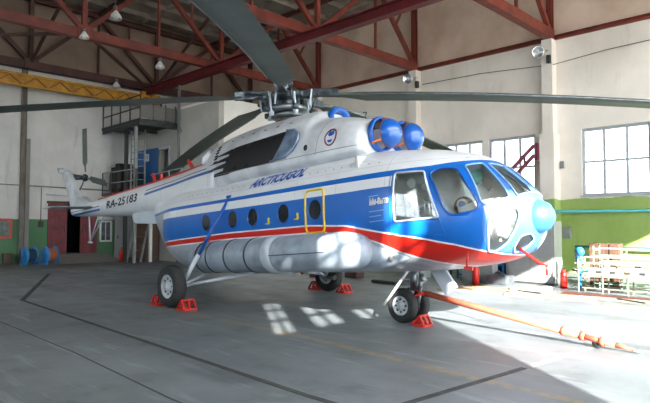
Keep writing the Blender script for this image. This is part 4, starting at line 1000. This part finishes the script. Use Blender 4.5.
# lamps: bell-shaped bay lamps
def bay_lamp(loc, label, s=1.0, drop=.25):
    t = empty('bay_lamp', loc, (0,0,0), label, 'lamp', None)
    MB().lathe([(.05*s,.20*s),(.10*s,.12*s),(.19*s,0),(.21*s,-.10*s),(.20*s,-.11*s),(.17*s,0),(.0,.05*s)], (0,0,0), (0,0,1), 20).build('reflector', M_white, t)
    MB().lathe([(0,-.14*s),(.09*s,-.10*s),(.11*s,-.02*s),(.06*s,.05*s),(0,.05*s)], (0,0,0), (0,0,1), 14).build('bulb', M_paper, t)
    MB().lathe([(0,.34*s),(.07*s,.33*s),(.08*s,.2*s),(0,.19*s)], (0,0,0), (0,0,1), 12).tube([(0,0,.3*s),(0,0,.3*s+drop)], .015, 6).build('socket', M_grey, t)
bay_lamp((8.05,20.1,8.42), 'white bell lamp under the middle joint of the truss at top left', .8, .0)
bay_lamp((11.17,20.36,8.02), 'white bell lamp below the truss right of the middle joint', .9, .15)
bay_lamp((9.3,20.36,9.55), 'white bell lamp high among the truss members near the top of the photo', 1.15, 1.6)
bay_lamp((11.8,25.6,8.25), 'white bell lamp hanging just above the yellow crane girder', .9, .1)
# round reflector lamps on the columns
def flood(loc, label, g):
    t = empty('wall_lamp', loc, (0,0,0), label, 'lamp', g); n = Vector((-1,-.55,-.35)).normalized()
    MB().lathe([(0,-.06),(.12,-.05),(.2,0),(.215,.07),(.19,.075),(.16,.03),(.06,.0),(0,0)], (0,0,0), n, 24).build('reflector', M_chrome, t)
    MB().lathe([(0,.08),(.05,.07),(.06,0)], (0,0,0), n, 12).build('bulb', M_white, t)
    MB().tube([(0,0,0),(.25,-.1,.05),(.42,-.18,.1)], .02, 6).build('bracket', M_grey, t)
    MB().box((.26,-.30,-.38),(.4,-.18,-.1)).build('ballast', M_dgrey, t)
flood((X1-.8,8.55,7.84), 'round metal lamp on the wall column at the right, beside the big windows', None)
flood((X1-.8,14.25,7.92), 'round metal lamp on the column above the engine intakes', None)
tag(MB().tube([(X1-.1,14.0,7.75),(X1-.1,11.2,7.7),(X1-.3,8.2,7.42),(X1-.1,6.5,7.62),(X1-.1,2.4,7.72)], .014, 5).build('cable', M_dgrey), 'thin cable strung along the right wall below the brown ledge', 'cable')
# jib bracket
t = empty('jib_bracket', (X1-.45,8.62,4.4), (0,0,0), 'dark red jib arm sticking out of the wall column behind the windshield', 'bracket')
Q = lambda v: Vector(v)-Vector((X1-.45,8.62,4.4))
M_jib = mat('maroon_jib_paint', '#6a2a38', .5, scale=3)
MB().beam(Q((X1-.55,8.74,4.0)), Q((X1-.55,8.74,4.62)), .1, .16).build('wall_plate', M_jib, t)
MB().beam(Q((X1-.6,8.82,4.55)), Q((X1-.9,9.75,3.5)), .09, .13).build('arm', M_jib, t)
MB().beam(Q((X1-.6,8.82,4.2)), Q((X1-.85,9.65,3.25)), .09, .13).beam(Q((X1-.68,9.15,4.15)), Q((X1-.68,9.15,3.85)), .06).build('arm', M_jib, t)
tag(MB().tube([(X1-.6,9.9,2.95),(X1-.6,9.35,2.75),(X1-.02,9.2,2.6)], .02, 6).build('pipe_stub', M_white), 'short white bent pipe beside the window behind the nose', 'pipe')
# teal pipes along the right wall
tag(MB().tube([(X1-.15,13,2.16),(X1-.15,8.7,2.15),(X1-.5,8.6,2.15),(X1-.5,8.0,2.15),(X1-.15,7.9,2.15),(X1-.15,-2,2.14)], .05, 10).build('wall_pipe', M_teal), 'upper turquoise pipe running along the green wall under the windows', 'pipe')
tag(MB().tube([(X1-.2,7.6,.93),(X1-.2,-2,.90)], .045, 10).build('wall_pipe', M_teal), 'turquoise pipe low on the sunlit part of the right wall', 'pipe')
tag(MB().tube([(X1-.2,7.6,.62),(X1-.2,-2,.60)], .035, 10).build('wall_pipe', M_blue), 'light blue pipe lowest on the sunlit part of the right wall', 'pipe')
tag(MB().box((X1-.14,7.8,1.2),(X1,8.05,1.62)).build('junction_box', M_grey), 'grey electrical box low on the green wall right of the column', 'electrical box')
tag(MB().box((X1-.08,8.0,3.7),(X1,8.12,3.95)).build('wall_socket', M_grey), 'tiny grey box on the white wall left of the big window', 'electrical box')
# grey cabinet
t = empty('metal_cabinet', (15.55,6.45,0), (0,0,.0), 'tall pale grey metal cabinet behind the helicopter nose', 'cabinet')
MB().box((.0,.02,.05),(.55,1.45,1.78)).bevel(.01).build('body', mat('pale_grey_enamel', '#8f9090', .4, scale=3), t)
M_cd = mat('pale_grey_enamel_door', '#9b9c9b', .4)
MB().box((-.03,.06,.1),(0,.70,1.76)).bevel(.006).build('door', M_cd, t); MB().box((-.03,.72,.1),(0,1.36,1.76)).bevel(.006).build('door', M_cd, t)
MB().box((-.06,.66,.85),(-.03,.685,1.0)).build('handle', M_dgrey, t)
MB().box((-.034,.85,1.0),(-.03,1.0,1.1)).build('sticker', M_orange, t); MB().box((-.034,.3,1.3),(-.03,.36,1.42)).build('sticker', M_orange, t)
MB().box((.03,.05,0),(.53,1.4,.05)).build('plinth', M_dgrey, t)
# blue shelving with boxes
t = empty('shelf_rack', (15.6,8.9,0), (0,0,0), 'low blue steel rack behind the nose of the helicopter', 'rack')
for z in (.1,.45,.8,1.1): MB().box((0,-.9,z),(.6,.7,z+.05)).build('shelf', M_blue, t)
for x in (.03,.57):
    for y in (-.87,.67): MB().beam((x,y,0),(x,y,1.25), .05).build('post', M_blue, t)
MB().box((.58,-.9,.1),(.6,.7,1.2)).build('back_panel', mat('blue_back_panel', '#1f4b68', .6), t)
tag(MB().box((15.1,8.1,0),(15.45,9.1,.75)).bevel(.02).build('control_box', mat('grey_green_box', '#8d9291', .5)), 'grey metal box on the floor below the red nose belt', 'box')
tag(MB().box((14.6,7.4,0),(15.1,8.1,.28)).bevel(.03).tube([(14.7,7.5,.28),(14.9,7.8,.36),(15.0,7.95,.28)], .03, 8).build('engine_part', M_alu), 'small metal machine part on the floor left of the cabinet', 'machine part')
# heat exchangers and pipe racks beside the right wall
def rack(x, y, ln, label, h, n, m, group=None, ang=.06, w=.5):
    t = empty('pipe_rack', (x,y,0), (0,0,ang), label, 'rack', group)
    for k in range(n+1):
        yy = -ln*k/n; r = random.uniform(.85, 1.0)
        MB().beam((0,yy,0),(random.uniform(-.03,.03),yy,h*r), .028).build('leg', m, t)
        MB().beam((w,yy,0),(w,yy,h*r), .028).beam((0,yy,h*r*.9),(w,yy,h*r*.9), .025).build('leg', m, t)
    for j, z in enumerate((.16*h,.45*h,.62*h,.78*h,.94*h)):
        zz = random.uniform(-.02, .02)
        MB().beam((0,random.uniform(-.1,.1),z),(0,-ln+random.uniform(-.1,.2),z+zz), .016,.024).build('rail', m, t); MB().beam((w,0,z),(w,-ln,z), .016).build('rail', m, t)
    MB().box((-.02,-.25,h*.48),(.0,-ln+.25,h*.68)).build('panel', mat('cream_panel', '#b0a68c', .5, scale=6, color2='#8c8268'), t)
    for k in range(5): MB().box((-.03,-.4-k*ln/7,h*.55),(-.02,-.4-k*ln/7-.12,h*.61)).build('marking', M_dgrey, t)
    return t
M_cream = mat('cream_metal', '#8f8b7c', .45, scale=5, color2='#6f6a5a'); M_gwh = mat('greenish_white_metal', '#7f9888', .45, scale=6, color2='#5f7a68')
rack(14.3,5.35,2.2, 'long cream metal frame rack on the floor by the sunlit wall, nearer the cabinet', .95, 4, M_cream)
rack(14.2,2.9,2.4, 'cream metal frame rack on the floor at the right edge of the photo', .85, 4, M_cream)
rack(15.2,5.3,3.9, 'greenish white frame rack standing behind the cream racks', 1.15, 6, M_gwh)
t = empty('valve_manifold', (15.1,5.62,0), (0,0,.1), 'bright blue valve assembly standing at the left end of the cream racks', 'valve')
MB().tube([(0,0,0),(0,0,1.0)], .04, 12).tube([(-.1,-.25,.5),(.1,.2,.5)], .035, 10).build('riser', M_blue, t)
for z, s in ((.5,.08),(.78,.11),(.98,.12)): MB().lathe([(0,-.08),(s,-.06),(s*1.1,0),(s,.06),(0,.08)], (0,0,z), (.6,-.5,.1), 18).build('valve', M_blue, t)
t = empty('crate_stack', (16.1,5.75,0), (0,0,0), 'brown perforated bricks stacked against the wall behind the racks', 'stack')
for i in range(3):
    for j in range(3): MB().box((0,-.02-j*.26,.0+i*.4),(.35,-.24-j*.26,.38+i*.4)).build('block', mat('brown_blocks', '#5f4436', .8, scale=12, color2='#4d3426'), t)
t.name = 'block_stack'
# boards and planks on the floor along the sunlit side
spec = [((12.6,8.3),(13.0,6.7),.30,.04,0),((12.75,6.5),(13.0,4.5),.16,.05,0),((13.5,8.0),(13.75,6.9),.35,.03,.0),((13.4,5.7),(13.7,3.2),.16,.04,0),((13.35,6.7),(14.4,6.1),.12,.10,.0),((12.55,4.2),(12.8,2.6),.12,.03,0)]
labs = ['pale plank on the floor left end of the board pile by the cabinet','narrow pale board lying in front of the grey cabinet','wide thin board lying on the pile left of the grey cabinet','long pale board lying in front of the cream racks','short beam lying directly in front of the cabinet base','thin lath lying nearest the camera in front of the racks']
for (a, b, w, h, z0), lb in zip(spec, labs):
    tag(MB().beam((*a, z0+h/2+.001),(*b, z0+h/2+.001), w, h).build('plank', M_wood), lb, 'plank')
tag(MB().box((13.88,5.6,0),(14.1,2.5,.05)).build('floor_duct_cover', M_brown), 'brown steel strip on the floor at the foot of the racks', 'floor strip')
# clutter beyond the helicopter belly
t = empty('workbench', (16.0,11.4,0), (0,0,0), 'grey workbench against the right wall seen under the belly', 'workbench')
MB().box((0,-1,.8),(.7,1,.86)).build('top', M_grey, t)
for x in (.05,.65):
    for y in (-.95,.95): MB().beam((x,y,0),(x,y,.8), .06).build('leg', M_dgrey, t)
MB().box((.1,-.9,.3),(.6,.9,.34)).build('shelf', M_grey, t)
tag(MB().box((13.2,11.7,0),(13.6,12.2,.25)).bevel(.02).build('crate', M_brown), 'dark brown crate on the floor beyond the belly', 'crate')
tag(MB().box((12.5,12.8,0),(12.8,13.1,.2)).bevel(.02).build('crate', M_dkred), 'small dark red crate on the floor beyond the far main wheel', 'crate')
tag(MB().box((14.5,10.2,0),(15.1,11.0,.4)).bevel(.02).build('crate', mat('grey_crate', '#82878a', .6)), 'grey crate on the floor behind the nose leg', 'crate')
tag(MB().box((12.6,9.7,0),(13.3,10.6,.09)).bevel(.02).build('floor_mat', M_dgrey), 'dark low pallet on the floor behind the nose wheels', 'pallet')

scr = random.Random(3)
labs = ['short splintered lath left end of the board pile','grey pipe offcut lying among the boards','dark rod on the floor before the cabinet','thin white strip near the cabinet corner','dark batten in front of the red extinguisher by the cabinet','bent grey strip between the boards and the racks']
for k, lb in enumerate(labs):
    x = 12.95+.1*(k % 3)+.02*k; y = 7.9-.75*k; a = scr.uniform(-.5, .5)
    tag(MB().beam((x, y, .075), (x+.55*math.sin(a)-.1, y-.65, .08), .05, .03).build('offcut', [M_wood, M_grey, M_dgrey][k % 3]), lb, 'offcut')
